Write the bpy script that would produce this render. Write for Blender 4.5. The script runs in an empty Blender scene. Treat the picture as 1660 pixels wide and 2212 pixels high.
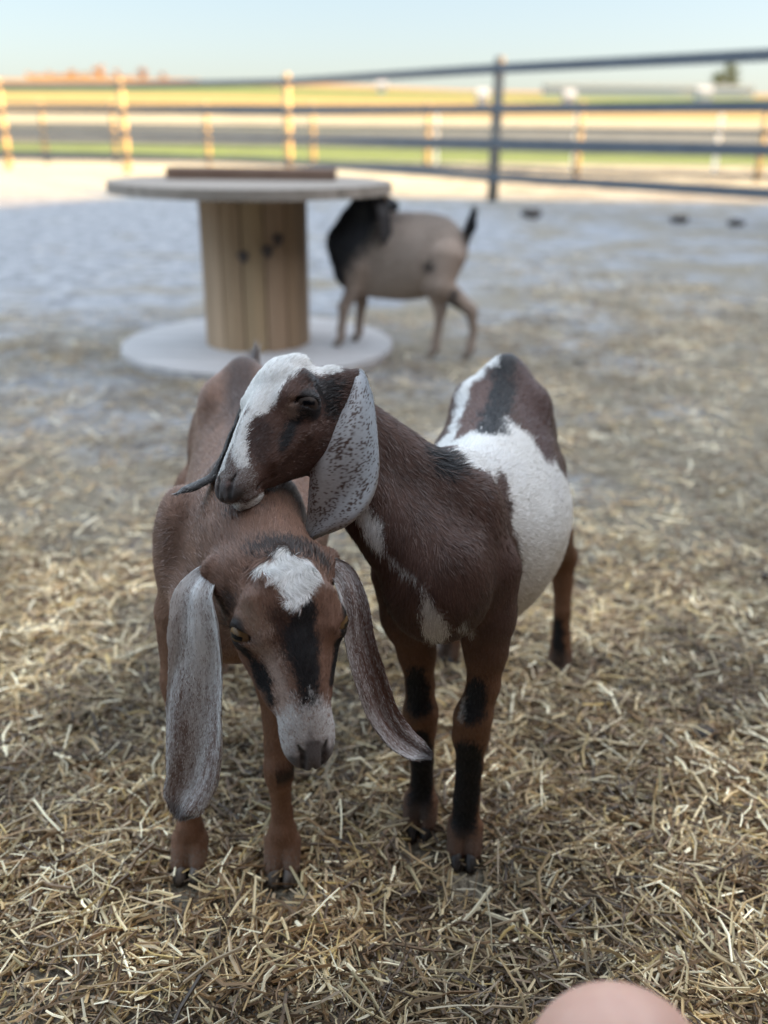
import bpy, math, random
import numpy as np
from mathutils import Vector, Matrix
from mathutils.bvhtree import BVHTree

rng = np.random.default_rng(11)
random.seed(5)
scene = bpy.context.scene
R_ = math.radians

# ------------------------------------------------------------------ camera
H = 0.9
TH = R_(22.9)
FP = 1965.3                      # focal length in pixels of a 1660 x 2212 picture
RO = 0.011
CAM = np.array([0, 0, H])
_r0 = np.array([1, 0, 0.]); _u0 = np.array([0, math.sin(TH), math.cos(TH)])
CF = np.array([0, math.cos(TH), -math.sin(TH)])
CR = _r0 * math.cos(RO) + _u0 * math.sin(RO)
CU = _u0 * math.cos(RO) - _r0 * math.sin(RO)

def ray(x, y):
    return CF + (x - 830) / FP * CR - (y - 1106) / FP * CU
def P(x, y, z):
    return CAM + z * ray(x, y)
def PY(x, y, Y):
    d = ray(x, y)
    return CAM + d * (Y / d[1])
def PZ(x, y, Z=0.0):
    d = ray(x, y)
    return CAM + d * ((Z - H) / d[2])
def V3(a, b, c):
    """direction given as (right, up, towards the viewer)"""
    v = a * CR + b * CU - c * CF
    return v / np.linalg.norm(v)

cam_d = bpy.data.cameras.new('camera')
cam = bpy.data.objects.new('camera', cam_d)
scene.collection.objects.link(cam)
m = Matrix(((CR[0], CU[0], -CF[0], CAM[0]), (CR[1], CU[1], -CF[1], CAM[1]),
            (CR[2], CU[2], -CF[2], CAM[2]), (0, 0, 0, 1)))
cam.matrix_world = m
cam_d.sensor_fit = 'VERTICAL'
cam_d.sensor_height = 36.0
cam_d.lens = 36.0 * FP / 2212.0
cam_d.clip_start = 0.02
cam_d.clip_end = 3000
cam_d.dof.use_dof = True
cam_d.dof.focus_distance = 0.97
cam_d.dof.aperture_fstop = 2.5
scene.camera = cam

# ------------------------------------------------------------------ sky, sun, exposure
SUN_EL = R_(18.0)
SUN_H = np.array([0.998, -0.06])                 # horizontal direction towards the sun
world = bpy.data.worlds.new("World")
scene.world = world
world.use_nodes = True
nt = world.node_tree
bg = nt.nodes['Background']
sky = nt.nodes.new('ShaderNodeTexSky')
sky.sky_type = 'NISHITA'
sky.sun_disc = False
sky.sun_elevation = SUN_EL
sky.sun_rotation = math.atan2(SUN_H[0], SUN_H[1])
sky.air_density = 1.0
sky.dust_density = 1.2
sky.ozone_density = 1.3
gm = nt.nodes.new('ShaderNodeGamma')              # soft contrast between horizon and zenith, as a phone camera renders it
gm.inputs['Gamma'].default_value = 0.55
nt.links.new(sky.outputs[0], gm.inputs['Color'])
# overhead sky brightness added to light the foreground, dimmer towards the horizon
wtc = nt.nodes.new('ShaderNodeTexCoord'); wsx = nt.nodes.new('ShaderNodeSeparateXYZ'); nt.links.new(wtc.outputs['Generated'], wsx.inputs[0])
wmr = nt.nodes.new('ShaderNodeMapRange'); wmr.interpolation_type = 'SMOOTHSTEP'
wmr.inputs['From Min'].default_value = 0.12; wmr.inputs['From Max'].default_value = 0.75
wmr.inputs['To Min'].default_value = 0.72; wmr.inputs['To Max'].default_value = 3.6
nt.links.new(wsx.outputs['Z'], wmr.inputs['Value'])
wvm = nt.nodes.new('ShaderNodeVectorMath'); wvm.operation = 'SCALE'
nt.links.new(gm.outputs[0], wvm.inputs[0]); nt.links.new(wmr.outputs[0], wvm.inputs['Scale'])
wtn = nt.nodes.new('ShaderNodeMix'); wtn.data_type = 'RGBA'; wtn.blend_type = 'MULTIPLY'
wmf = nt.nodes.new('ShaderNodeMapRange'); wmf.inputs['From Min'].default_value = 0.2; wmf.inputs['From Max'].default_value = 0.8
nt.links.new(wsx.outputs['Z'], wmf.inputs['Value']); nt.links.new(wmf.outputs[0], wtn.inputs['Factor'])
wlo = nt.nodes.new('ShaderNodeMix'); wlo.data_type = 'RGBA'; wlo.blend_type = 'MULTIPLY'; wlo.inputs['Factor'].default_value = 1.0
nt.links.new(wvm.outputs[0], wlo.inputs['A']); wlo.inputs['B'].default_value = (0.87, 0.915, 0.965, 1)
nt.links.new(wlo.outputs['Result'], wtn.inputs['A']); wtn.inputs['B'].default_value = (1.26, 1.04, 0.84, 1)
nt.links.new(wtn.outputs['Result'], bg.inputs['Color'])
bg.inputs['Strength'].default_value = 0.15
sun_d = bpy.data.lights.new('sun', 'SUN')
sun_d.energy = 5.0
sun_d.angle = R_(0.6)
sun_d.color = (1.0, 0.60, 0.22)
sun = bpy.data.objects.new('sun', sun_d)
scene.collection.objects.link(sun)
sdir = Vector((SUN_H[0] * math.cos(SUN_EL), SUN_H[1] * math.cos(SUN_EL), math.sin(SUN_EL)))
sun.rotation_euler = sdir.to_track_quat('Z', 'Y').to_euler()
scene.view_settings.view_transform = 'Standard'
scene.view_settings.look = 'None'
scene.view_settings.gamma = 1.0
scene.view_settings.exposure = 2.12
scene.cycles.use_denoising = True
try:
    scene.cycles.denoiser = 'OPENIMAGEDENOISE'
    scene.cycles.denoising_input_passes = 'RGB_ALBEDO_NORMAL'
except Exception:
    pass
scene.cycles.max_bounces = 6
scene.cycles.diffuse_bounces = 4

# ------------------------------------------------------------------ scene helpers
COL = scene.collection

def tag(o, label=None, cat=None, group=None, kind=None):
    if label: o['label'] = label
    if cat: o['category'] = cat
    if group: o['group'] = group
    if kind: o['kind'] = kind
    return o

def empty(name, loc, label, cat, group=None, rz=0.0):
    o = bpy.data.objects.new(name, None)
    o.empty_display_size = 0.1
    o.location = loc
    o.rotation_euler = (0, 0, rz)
    COL.objects.link(o)
    tag(o, label, cat, group)
    return o

def link_mesh(name, verts, faces, mat, parent=None, smooth=True, cols=None, world=True):
    """verts (n,3) world coordinates, faces (m,k) of one size or a list of lists"""
    verts = np.asarray(verts, dtype=np.float32)
    if parent is not None and world:
        off = np.array(parent.location, dtype=np.float32)
        pp = parent.parent
        while pp is not None:
            off = off + np.array(pp.location, dtype=np.float32); pp = pp.parent
        verts = verts - off
    me = bpy.data.meshes.new(name)
    if isinstance(faces, np.ndarray):
        nf, k = faces.shape
        me.vertices.add(len(verts)); me.vertices.foreach_set('co', verts.ravel())
        me.loops.add(nf * k); me.loops.foreach_set('vertex_index', faces.astype(np.int32).ravel())
        me.polygons.add(nf)
        me.polygons.foreach_set('loop_start', (np.arange(nf) * k).astype(np.int32))
        me.update(calc_edges=True)
    else:
        me.from_pydata(verts.tolist(), [], [list(map(int, f)) for f in faces])
        me.update()
    me.polygons.foreach_set('use_smooth', np.full(len(me.polygons), smooth))
    if cols is not None:
        at = me.color_attributes.new('Col', 'FLOAT_COLOR', 'POINT')
        c4 = np.ones((len(verts), 4), dtype=np.float32); c4[:, :3] = cols
        at.data.foreach_set('color', c4.ravel())
    if mat is not None:
        me.materials.append(mat)
    o = bpy.data.objects.new(name, me)
    COL.objects.link(o)
    if parent is not None:
        o.parent = parent
    return o

class MB:
    """collects simple solids into one mesh"""
    def __init__(s): s.v = []; s.f = []
    def add(s, v, f):
        b = len(s.v); s.v += [tuple(p) for p in v]; s.f += [[b + i for i in q] for q in f]
    def box(s, c, size, ax=None, bev=0.0):
        c = np.array(c, float); sx, sy, sz = np.array(size, float) / 2
        ax = np.eye(3) if ax is None else np.array(ax)
        bm_v = []; b = min(bev, sx * .9, sy * .9, sz * .9)
        if b <= 0:
            pts = [(x, y, z) for x in (-sx, sx) for y in (-sy, sy) for z in (-sz, sz)]
            fs = [(0, 1, 3, 2), (4, 6, 7, 5), (0, 4, 5, 1), (2, 3, 7, 6), (0, 2, 6, 4), (1, 5, 7, 3)]
            s.add([c + ax.T @ np.array(p) for p in pts], fs); return
        # chamfered box : octagonal section lofted along local x
        def ring(x, i):
            a, d = sy - i, sz - i
            bb = b * .999
            return [(x, -a + bb, -d), (x, a - bb, -d), (x, a, -d + bb), (x, a, d - bb), (x, a - bb, d), (x, -a + bb, d), (x, -a, d - bb), (x, -a, -d + bb)]
        rings = [ring(-sx, b * .6), ring(-sx + b, 0), ring(sx - b, 0), ring(sx, b * .6)]
        pts = [p for r in rings for p in r]
        fs = []
        for k in range(3):
            for i in range(8):
                j = (i + 1) % 8
                fs.append((k * 8 + i, (k + 1) * 8 + i, (k + 1) * 8 + j, k * 8 + j))
        fs.append(tuple(range(7, -1, -1)) if False else tuple(range(8)))
        fs.append(tuple(range(31, 23, -1)))
        s.add([c + ax.T @ np.array(p) for p in pts], fs)
    def bar(s, a, b, w, h, bev=0.0, up=(0, 0, 1)):
        a = np.array(a, float); b = np.array(b, float); d = b - a; L = np.linalg.norm(d); d /= L
        up = np.array(up, float); y = np.cross(up, d); y /= np.linalg.norm(y); z = np.cross(d, y)
        s.box((a + b) / 2, (L, w, h), [d, y, z], bev)
    def tube(s, pts, rad, n=16, caps=True):
        pts = [np.array(p, float) for p in pts]
        b = len(s.v); up = np.array([0.13, 0.31, 0.94])
        for i, p in enumerate(pts):
            d = pts[min(i + 1, len(pts) - 1)] - pts[max(i - 1, 0)]; d /= np.linalg.norm(d)
            x = np.cross(up, d)
            if np.linalg.norm(x) < .05: x = np.cross((1, 0, 0), d)
            x /= np.linalg.norm(x); y = np.cross(d, x)
            r = rad[i] if hasattr(rad, '__len__') else rad
            for k in range(n):
                a = 2 * math.pi * k / n
                s.v.append(tuple(p + r * (math.cos(a) * x + math.sin(a) * y)))
        for i in range(len(pts) - 1):
            for k in range(n):
                q = (k + 1) % n
                s.f.append([b + i * n + k, b + i * n + q, b + (i + 1) * n + q, b + (i + 1) * n + k])
        if caps:
            s.f.append([b + k for k in range(n - 1, -1, -1)])
            s.f.append([b + (len(pts) - 1) * n + k for k in range(n)])
    def build(s, name, mat, parent=None, smooth=False):
        return link_mesh(name, np.array(s.v), s.f, mat, parent, smooth)

# value noise for numpy points
_tab = np.random.default_rng(3).random(4096).astype(np.float32)
def vnoise(p, freq, seed=0):
    q = np.asarray(p) * freq + seed * 17.31
    i = np.floor(q).astype(np.int64); f = q - i; f = f * f * (3 - 2 * f)
    out = 0
    for dx in (0, 1):
        for dy in (0, 1):
            for dz in (0, 1):
                h = ((i[..., 0] + dx) * 73856093 ^ (i[..., 1] + dy) * 19349663 ^ (i[..., 2] + dz) * 83492791) & 4095
                w = (f[..., 0] if dx else 1 - f[..., 0]) * (f[..., 1] if dy else 1 - f[..., 1]) * (f[..., 2] if dz else 1 - f[..., 2])
                out = out + _tab[h] * w
    return out
def fbm(p, freq, seed=0, o=3):
    s = 0; a = 1; t = 0
    for k in range(o):
        s = s + a * vnoise(p, freq * 2 ** k, seed + k); t += a; a *= .5
    return s / t

# ------------------------------------------------------------------ materials
def lin(r, g, b):
    f = lambda c: (c / 255 / 12.92) if c / 255 <= .04045 else ((c / 255 + .055) / 1.055) ** 2.4
    return (f(r), f(g), f(b))

def new_mat(name):
    mt = bpy.data.materials.new(name); mt.use_nodes = True
    n = mt.node_tree.nodes; b = n['Principled BSDF']
    return mt, mt.node_tree, b

def N(t, typ, **kw):
    n = t.nodes.new(typ)
    for k, v in kw.items():
        if k.startswith('i_'):
            n.inputs[k[2:].replace('_', ' ')].default_value = v
        else:
            setattr(n, k, v)
    return n

def ramp(t, stops, src, interp='LINEAR'):
    r = t.nodes.new('ShaderNodeValToRGB'); e = r.color_ramp.elements
    r.color_ramp.interpolation = interp
    while len(e) > 1: e.remove(e[-1])
    e[0].position = stops[0][0]; e[0].color = (*stops[0][1], 1)
    for p, c in stops[1:]:
        q = e.new(p); q.color = (*c, 1)
    t.links.new(src, r.inputs[0])
    return r.outputs[0]

def vcol_mat(name, rough=.6, spec=.3, sheen=0.0, noise=0.0, bump=0.0, bscale=200, sss=0.0):
    mt, t, b = new_mat(name)
    a = N(t, 'ShaderNodeAttribute', attribute_name='Col')
    src = a.outputs['Color']
    if noise:
        tc = N(t, 'ShaderNodeTexCoord')
        nz = N(t, 'ShaderNodeTexNoise', i_Scale=bscale, i_Detail=3.0)
        t.links.new(tc.outputs['Object'], nz.inputs['Vector'])
        mr = N(t, 'ShaderNodeMapRange'); mr.inputs['To Min'].default_value = 1 - noise; mr.inputs['To Max'].default_value = 1 + noise
        t.links.new(nz.outputs['Fac'], mr.inputs['Value'])
        vm = N(t, 'ShaderNodeVectorMath', operation='SCALE')
        t.links.new(src, vm.inputs[0]); t.links.new(mr.outputs[0], vm.inputs['Scale'])
        src = vm.outputs[0]
        if bump:
            bp = N(t, 'ShaderNodeBump'); bp.inputs['Strength'].default_value = bump; bp.inputs['Distance'].default_value = .001
            t.links.new(nz.outputs['Fac'], bp.inputs['Height']); t.links.new(bp.outputs[0], b.inputs['Normal'])
    t.links.new(src, b.inputs['Base Color'])
    b.inputs['Roughness'].default_value = rough
    b.inputs['Specular IOR Level'].default_value = spec
    b.inputs['Sheen Weight'].default_value = sheen
    if sss:
        b.inputs['Subsurface Weight'].default_value = sss
        b.inputs['Subsurface Scale'].default_value = .01
    return mt
# ------------------------------------------------------------------ implicit surfaces -> one continuous mesh
def axis_coords(lo, hi, flo, fhi, h, hf):
    out = [lo]; x = lo
    while x < hi:
        x += hf if (flo <= x < fhi) else h
        out.append(x)
    return np.array(out, dtype=np.float32)

def norm(v):
    v = np.asarray(v, float); return v / np.linalg.norm(v)

class Prim:
    pass

class Cone(Prim):
    def __init__(s, a, b, ra, rb, k=.01, flow=None, tag='body', sub=False, L=None):
        s.a = np.array(a, float); s.b = np.array(b, float); s.ra = ra; s.rb = rb; s.k = k; s.tag = tag; s.sub = sub; s.L = L
        s.flow = norm(flow) if flow is not None else norm(s.b - s.a + 1e-9)
        r = max(ra, rb)
        s.lo = np.minimum(s.a, s.b) - r; s.hi = np.maximum(s.a, s.b) + r
    def d(s, X, Y, Z):
        ab = s.b - s.a; L2 = max(ab @ ab, 1e-12)
        px, py, pz = X - s.a[0], Y - s.a[1], Z - s.a[2]
        t = np.clip((px * ab[0] + py * ab[1] + pz * ab[2]) / L2, 0, 1)
        return np.sqrt((px - t * ab[0]) ** 2 + (py - t * ab[1]) ** 2 + (pz - t * ab[2]) ** 2) - (s.ra + t * (s.rb - s.ra))

class Ell(Prim):
    def __init__(s, c, rad, ax=None, k=.01, flow=(0, 1, 0), tag='body', sub=False, L=None):
        s.c = np.array(c, float); s.r = np.array(rad, float); s.ax = np.eye(3) if ax is None else np.array(ax, float)
        s.k = k; s.flow = norm(flow); s.tag = tag; s.sub = sub; s.L = L
        e = np.abs(s.ax.T) @ s.r
        s.lo = s.c - e; s.hi = s.c + e
    def d(s, X, Y, Z):
        px, py, pz = X - s.c[0], Y - s.c[1], Z - s.c[2]
        q = [(px * a[0] + py * a[1] + pz * a[2]) for a in s.ax]
        k0 = np.sqrt(sum((qi / ri) ** 2 for qi, ri in zip(q, s.r)))
        k1 = np.sqrt(sum((qi / ri ** 2) ** 2 for qi, ri in zip(q, s.r))) + 1e-9
        return k0 * (k0 - 1) / k1

class Loft(Prim):
    """superelliptic sections along a straight axis. stations rows: t, offset sideways, half width, z top, z bottom"""
    def __init__(s, o, ax, st, k=.01, p=2.2, top=.3, bot=.15, flow=None, droop=.4, tag='body', L=None):
        s.o = np.array(o, float); s.ax = np.array(ax, float); s.st = np.array(st, float); s.k = k; s.p = p
        s.top = top; s.bot = bot; s.tag = tag; s.sub = False; s.droop = droop; s.L = L
        s.flow = s.ax[0] if flow is None else norm(flow)
        c = []
        for t, y, w, a, b in s.st:
            for q in ((y - w, a), (y + w, a), (y - w, b), (y + w, b)):
                c.append(s.o + s.ax[0] * t + s.ax[1] * q[0] + s.ax[2] * q[1])
        c = np.array(c); s.lo = c.min(0); s.hi = c.max(0)
        # smooth the stations
        ts = s.st[:, 0]; s.tt = np.linspace(ts[0], ts[-1], 160)
        s.tab = [catmull(ts, s.st[:, i], s.tt) for i in range(1, 5)]
    def d(s, X, Y, Z):
        px, py, pz = X - s.o[0], Y - s.o[1], Z - s.o[2]
        q = [(px * a[0] + py * a[1] + pz * a[2]) for a in s.ax]
        t = np.clip(q[0], s.tt[0], s.tt[-1]); ex = q[0] - t
        idx = (t - s.tt[0]) / (s.tt[-1] - s.tt[0]) * 159
        i0 = np.minimum(idx.astype(np.int32), 158); fr = (idx - i0).astype(np.float32)
        g = lambda a: a[i0] * (1 - fr) + a[i0 + 1] * fr
        yc, w, zt, zb = [g(a.astype(np.float32)) for a in s.tab]
        zc = (zt + zb) / 2; hh = np.maximum((zt - zb) / 2, 1e-4)
        zz = (q[2] - zc) / hh
        w = w * (1 - s.top * np.clip(zz, 0, 1.2) ** 1.6 - s.bot * np.clip(-zz, 0, 1.2) ** 1.6)
        yy = (q[1] - yc) / np.maximum(w, 1e-4)
        r = (np.abs(yy) ** s.p + np.abs(zz) ** s.p) ** (1 / s.p) + 1e-6
        ln = np.sqrt((q[1] - yc) ** 2 + (q[2] - zc) ** 2)
        d = ln * (1 - 1 / r)
        d = np.where(r < .05, -np.minimum(w, hh), d)
        return np.where(np.abs(ex) > 0, np.sqrt(ex ** 2 + np.maximum(d, 0) ** 2) + np.minimum(d, 0) * 0, d)

def catmull(xs, ys, t):
    """monotone-ish cubic through the points"""
    xs = np.asarray(xs, float); ys = np.asarray(ys, float)
    m = np.gradient(ys, xs)
    i = np.clip(np.searchsorted(xs, t, side='right') - 1, 0, len(xs) - 2)
    h = xs[i + 1] - xs[i]; u = (t - xs[i]) / h
    return ((2 * u ** 3 - 3 * u ** 2 + 1) * ys[i] + (u ** 3 - 2 * u ** 2 + u) * h * m[i]
            + (-2 * u ** 3 + 3 * u ** 2) * ys[i + 1] + (u ** 3 - u ** 2) * h * m[i + 1])

def spline(pts, n):
    pts = np.asarray(pts, float)
    if len(pts) < 2: return pts
    s = np.concatenate([[0], np.cumsum(np.linalg.norm(np.diff(pts[:, :3], axis=0), axis=1))])
    t = np.linspace(0, s[-1], n)
    return np.stack([catmull(s, pts[:, i], t) for i in range(pts.shape[1])], 1)

def polygonise(prims, h, hf=None, fbox=None, pad=.012):
    lo = np.min([p.lo for p in prims if not p.sub], 0) - pad
    hi = np.max([p.hi for p in prims if not p.sub], 0) + pad
    ax = []
    for i in range(3):
        if fbox is None: ax.append(axis_coords(lo[i], hi[i], 1e9, 1e9, h, h))
        else: ax.append(axis_coords(lo[i], hi[i], fbox[0][i], fbox[1][i], h, hf))
    n = [len(a) for a in ax]
    D = np.full(n, .05, dtype=np.float32)
    for p in prims:
        mg = p.k + 3 * h
        sl = []
        for i in range(3):
            a = max(np.searchsorted(ax[i], p.lo[i] - mg) - 1, 0); b = min(np.searchsorted(ax[i], p.hi[i] + mg) + 1, n[i])
            sl.append(slice(a, b))
        X = ax[0][sl[0]][:, None, None]; Y = ax[1][sl[1]][None, :, None]; Z = ax[2][sl[2]][None, None, :]
        if X.size == 0 or Y.size == 0 or Z.size == 0: continue
        d = p.d(X, Y, Z).astype(np.float32)
        A = D[tuple(sl)]; k = max(p.k, 1e-5)
        if p.sub:
            hh = np.maximum(k - np.abs(-d - A), 0) / k
            D[tuple(sl)] = np.maximum(A, -d) + hh * hh * k * .25
        else:
            hh = np.maximum(k - np.abs(d - A), 0) / k
            D[tuple(sl)] = np.minimum(A, d) - hh * hh * k * .25
    S = D < 0
    s8 = [S[a:n[0] - 1 + a, b:n[1] - 1 + b, c:n[2] - 1 + c] for a in (0, 1) for b in (0, 1) for c in (0, 1)]
    al = s8[0].copy(); an = s8[0].copy()
    for q in s8[1:]: al &= q; an |= q
    act = an & ~al
    I = np.argwhere(act)
    idx = np.full(act.shape, -1, dtype=np.int32)
    idx[I[:, 0], I[:, 1], I[:, 2]] = np.arange(len(I))
    acc = np.zeros((len(I), 3)); cnt = np.zeros(len(I))
    corners = [(a, b, c) for a in (0, 1) for b in (0, 1) for c in (0, 1)]
    val = {c: D[I[:, 0] + c[0], I[:, 1] + c[1], I[:, 2] + c[2]] for c in corners}
    for c in corners:
        for a in range(3):
            if c[a] == 0:
                c2 = list(c); c2[a] = 1; c2 = tuple(c2)
                v0, v1 = val[c], val[c2]
                cr = (v0 < 0) != (v1 < 0)
                t = np.where(cr, v0 / np.where(np.abs(v0 - v1) < 1e-12, 1, v0 - v1), 0)
                for q in range(3):
                    g0 = ax[q][I[:, q] + c[q]]; g1 = ax[q][I[:, q] + c2[q]]
                    acc[:, q] += np.where(cr, g0 + t * (g1 - g0), 0)
                cnt += cr
    vs = acc / cnt[:, None]
    quads = []
    for a in range(3):
        b, c = (a + 1) % 3, (a + 2) % 3
        s0 = [slice(None)] * 3; s1 = [slice(None)] * 3
        s0[a] = slice(0, n[a] - 1); s1[a] = slice(1, n[a])
        A0 = S[tuple(s0)]; A1 = S[tuple(s1)]
        E = np.argwhere(A0 != A1)
        ok = (E[:, b] > 0) & (E[:, c] > 0) & (E[:, b] < n[b] - 1) & (E[:, c] < n[c] - 1)
        E = E[ok]; flip = A0[E[:, 0], E[:, 1], E[:, 2]]
        q = []
        for ob, oc in ((-1, -1), (0, -1), (0, 0), (-1, 0)):
            G = E.copy(); G[:, b] += ob; G[:, c] += oc
            q.append(idx[G[:, 0], G[:, 1], G[:, 2]])
        q = np.stack(q, 1)
        q[~flip] = q[~flip][:, ::-1]
        quads.append(q)
    F = np.concatenate(quads)
    # relax a little to remove the grid pattern
    for _ in range(2):
        s = np.zeros_like(vs); w = np.zeros(len(vs))
        for i in range(4):
            j = (i + 1) % 4
            for u, v in ((i, j), (j, i)):
                for q in range(3): s[:, q] += np.bincount(F[:, u], vs[F[:, v], q], len(vs))
                w += np.bincount(F[:, u], minlength=len(vs))
        vs = vs * .5 + .5 * s / np.maximum(w, 1)[:, None]
    return vs, F

def vert_normals(v, f):
    n = np.cross(v[f[:, 2]] - v[f[:, 0]], v[f[:, -1]] - v[f[:, 1]])
    out = np.zeros_like(v)
    for i in range(f.shape[1]):
        for q in range(3): out[:, q] += np.bincount(f[:, i], n[:, q], len(v))
    return out / (np.linalg.norm(out, axis=1, keepdims=True) + 1e-12)

def seg_d(p, a, b, ra, rb):
    ab = b - a; t = np.clip(((p - a) @ ab) / max(ab @ ab, 1e-12), 0, 1)
    return np.linalg.norm(p - (a + t[:, None] * ab), axis=1) - (ra + t * (rb - ra))

def line_d(p, pts, rad):
    pts = [np.asarray(q, float) for q in pts]
    if len(pts) == 1: return np.linalg.norm(p - pts[0], axis=1) - rad[0]
    d = None
    for i in range(len(pts) - 1):
        e = seg_d(p, pts[i], pts[i + 1], rad[i], rad[i + 1])
        d = e if d is None else np.minimum(d, e)
    return d

def fur(name, parent, v, f, nrm, flow, length, colour, count, mat, lift=.22, width=.00042, seed=1, dens=None):
    """lays count short tapered hairs over the surface"""
    g = np.random.default_rng(seed)
    t = np.concatenate([f[:, [0, 1, 2]], f[:, [0, 2, 3]]]) if f.shape[1] == 4 else f
    ar = np.linalg.norm(np.cross(v[t[:, 1]] - v[t[:, 0]], v[t[:, 2]] - v[t[:, 0]]), axis=1)
    if dens is not None: ar = ar * dens[t].mean(1)
    cs = np.cumsum(ar); k = np.searchsorted(cs, g.random(count) * cs[-1])
    k = np.minimum(k, len(t) - 1)
    r1 = np.sqrt(g.random(count)); r2 = g.random(count)
    w = np.stack([1 - r1, r1 * (1 - r2), r1 * r2], 1)
    mix = lambda a: (a[t[k]] * (w[..., None] if a.ndim == 2 else w)).sum(1)
    p = mix(v); n = mix(nrm); fl = mix(flow); L = mix(length)
    n /= np.linalg.norm(n, axis=1, keepdims=True) + 1e-9
    L = L * (.6 + .7 * g.random(count))
    # clump noise gives the coat its uneven lie
    c = np.stack([fbm(p, 60, 5 + i, 2) for i in range(3)], 1) - .5
    fl = fl + c * .6 * np.linalg.norm(fl, axis=1, keepdims=True) + g.normal(0, .13, (count, 3))
    fl -= n * (fl * n).sum(1, keepdims=True)
    fl /= np.linalg.norm(fl, axis=1, keepdims=True) + 1e-9
    lf = lift * (.3 + 1.3 * g.random(count))
    d0 = fl + n * lf[:, None]; d0 /= np.linalg.norm(d0, axis=1, keepdims=True)
    d1 = fl + n * (lf * .35)[:, None]; d1 /= np.linalg.norm(d1, axis=1, keepdims=True)
    side = np.cross(fl, n); side /= np.linalg.norm(side, axis=1, keepdims=True) + 1e-9
    side = side + n * g.normal(0, .45, count)[:, None]
    wd = width * (.7 + .6 * g.random(count))[:, None]
    b = p - n * .0004
    mid = b + d0 * (L * .5)[:, None]; tip = mid + d1 * (L * .5)[:, None]
    V = np.stack([b - side * wd / 2, b + side * wd / 2, mid + side * wd * .4, mid - side * wd * .4, tip], 1).reshape(-1, 3)
    o = np.arange(count)[:, None] * 5
    T = np.concatenate([o + np.array([[0, 1, 2]]), o + np.array([[0, 2, 3]]), o + np.array([[3, 2, 4]])])
    col = colour(p, g)
    C = np.repeat(col, 5, axis=0)
    return link_mesh(name, V, T, mat, parent, True, C)

def dither(base, m, col, g):
    pick = g.random(len(m)) < m
    base[pick] = col
    return base

def prim_fields(prims, v, scale=.012):
    """blend the lie and length of the hair from the nearest solids"""
    X, Y, Z = v[:, 0], v[:, 1], v[:, 2]
    ws = np.zeros(len(v)); fl = np.zeros((len(v), 3)); L = np.zeros(len(v)); tags = {}
    for p in prims:
        if p.sub: continue
        d = p.d(X, Y, Z)
        w = np.exp(-np.clip(d, -.004, 1) / scale)
        F_ = np.tile(p.flow, (len(v), 1))
        if isinstance(p, Loft) and p.droop:
            q = (v - p.o) @ p.ax[1]
            F_ = F_ - p.droop * np.minimum(np.abs(q) / .09, 1)[:, None] * p.ax[2]
        fl += w[:, None] * F_; ws += w; L += w * (p.L or .009)
        tags[p.tag] = tags.get(p.tag, 0) + w
    for k in tags: tags[k] = tags[k] / ws
    return fl / ws[:, None], L / ws, tags

def bvh_of(v, f):
    return BVHTree.FromPolygons([Vector(p) for p in v.tolist()], f.tolist())
def make_pick(bv):
    def pick(x, y, fallback=None):
        d = Vector(ray(x, y)).normalized()
        hit = bv.ray_cast(Vector(CAM), d)[0]
        if hit is None: return None
        return np.array(hit)
    return pick
# ------------------------------------------------------------------ goats
M_SKIN = vcol_mat('goat_skin', .7, .2)
M_FUR = vcol_mat('goat_fur', .42, .38, sheen=.0)
M_EYE = vcol_mat('goat_eye', .22, .25)
M_EYE_D = vcol_mat('goat_eye_dark', .30, .06)
M_HOOF = vcol_mat('goat_hoof', .45, .4, noise=.25, bscale=150)

class Head:
    """local frame: x towards the nose, y to the animal's left, z up through the forehead"""
    def __init__(s, c, fw, up, sc=1.0, wy=1.0, eye=None, jaw=1.0, dz=1.0):
        s.wy = wy; s.jaw = jaw; s.dz = dz
        s.c = np.array(c if c is not None else (0, 0, 0), float); s.F = norm(fw); up = np.array(up, float)
        s.D = norm(up - s.F * (up @ s.F)); s.S = np.cross(s.D, s.F); s.sc = sc
        if eye is not None:                       # put this eye at a given point
            sg, pt = eye
            s.c = np.array(pt) - (s.W(EYE[0] , (EYE[1] + .010) * sg, EYE[2]) - s.c)
    def zf(s, x): return 1 + (s.dz - 1) * np.interp(x, (.05, .10), (1, .3))
    def W(s, x, y, z): return s.c + s.sc * (x * s.F + y * s.wy * s.S + z * s.zf(x) * s.D)
    def loc(s, p):
        q = (p - s.c) / s.sc
        return np.stack([q @ s.F, q @ s.S / s.wy, q @ s.D / s.zf(q @ s.F)], 1)
    def v(s, x, y, z): return x * s.F + y * s.S + z * s.D

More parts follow.
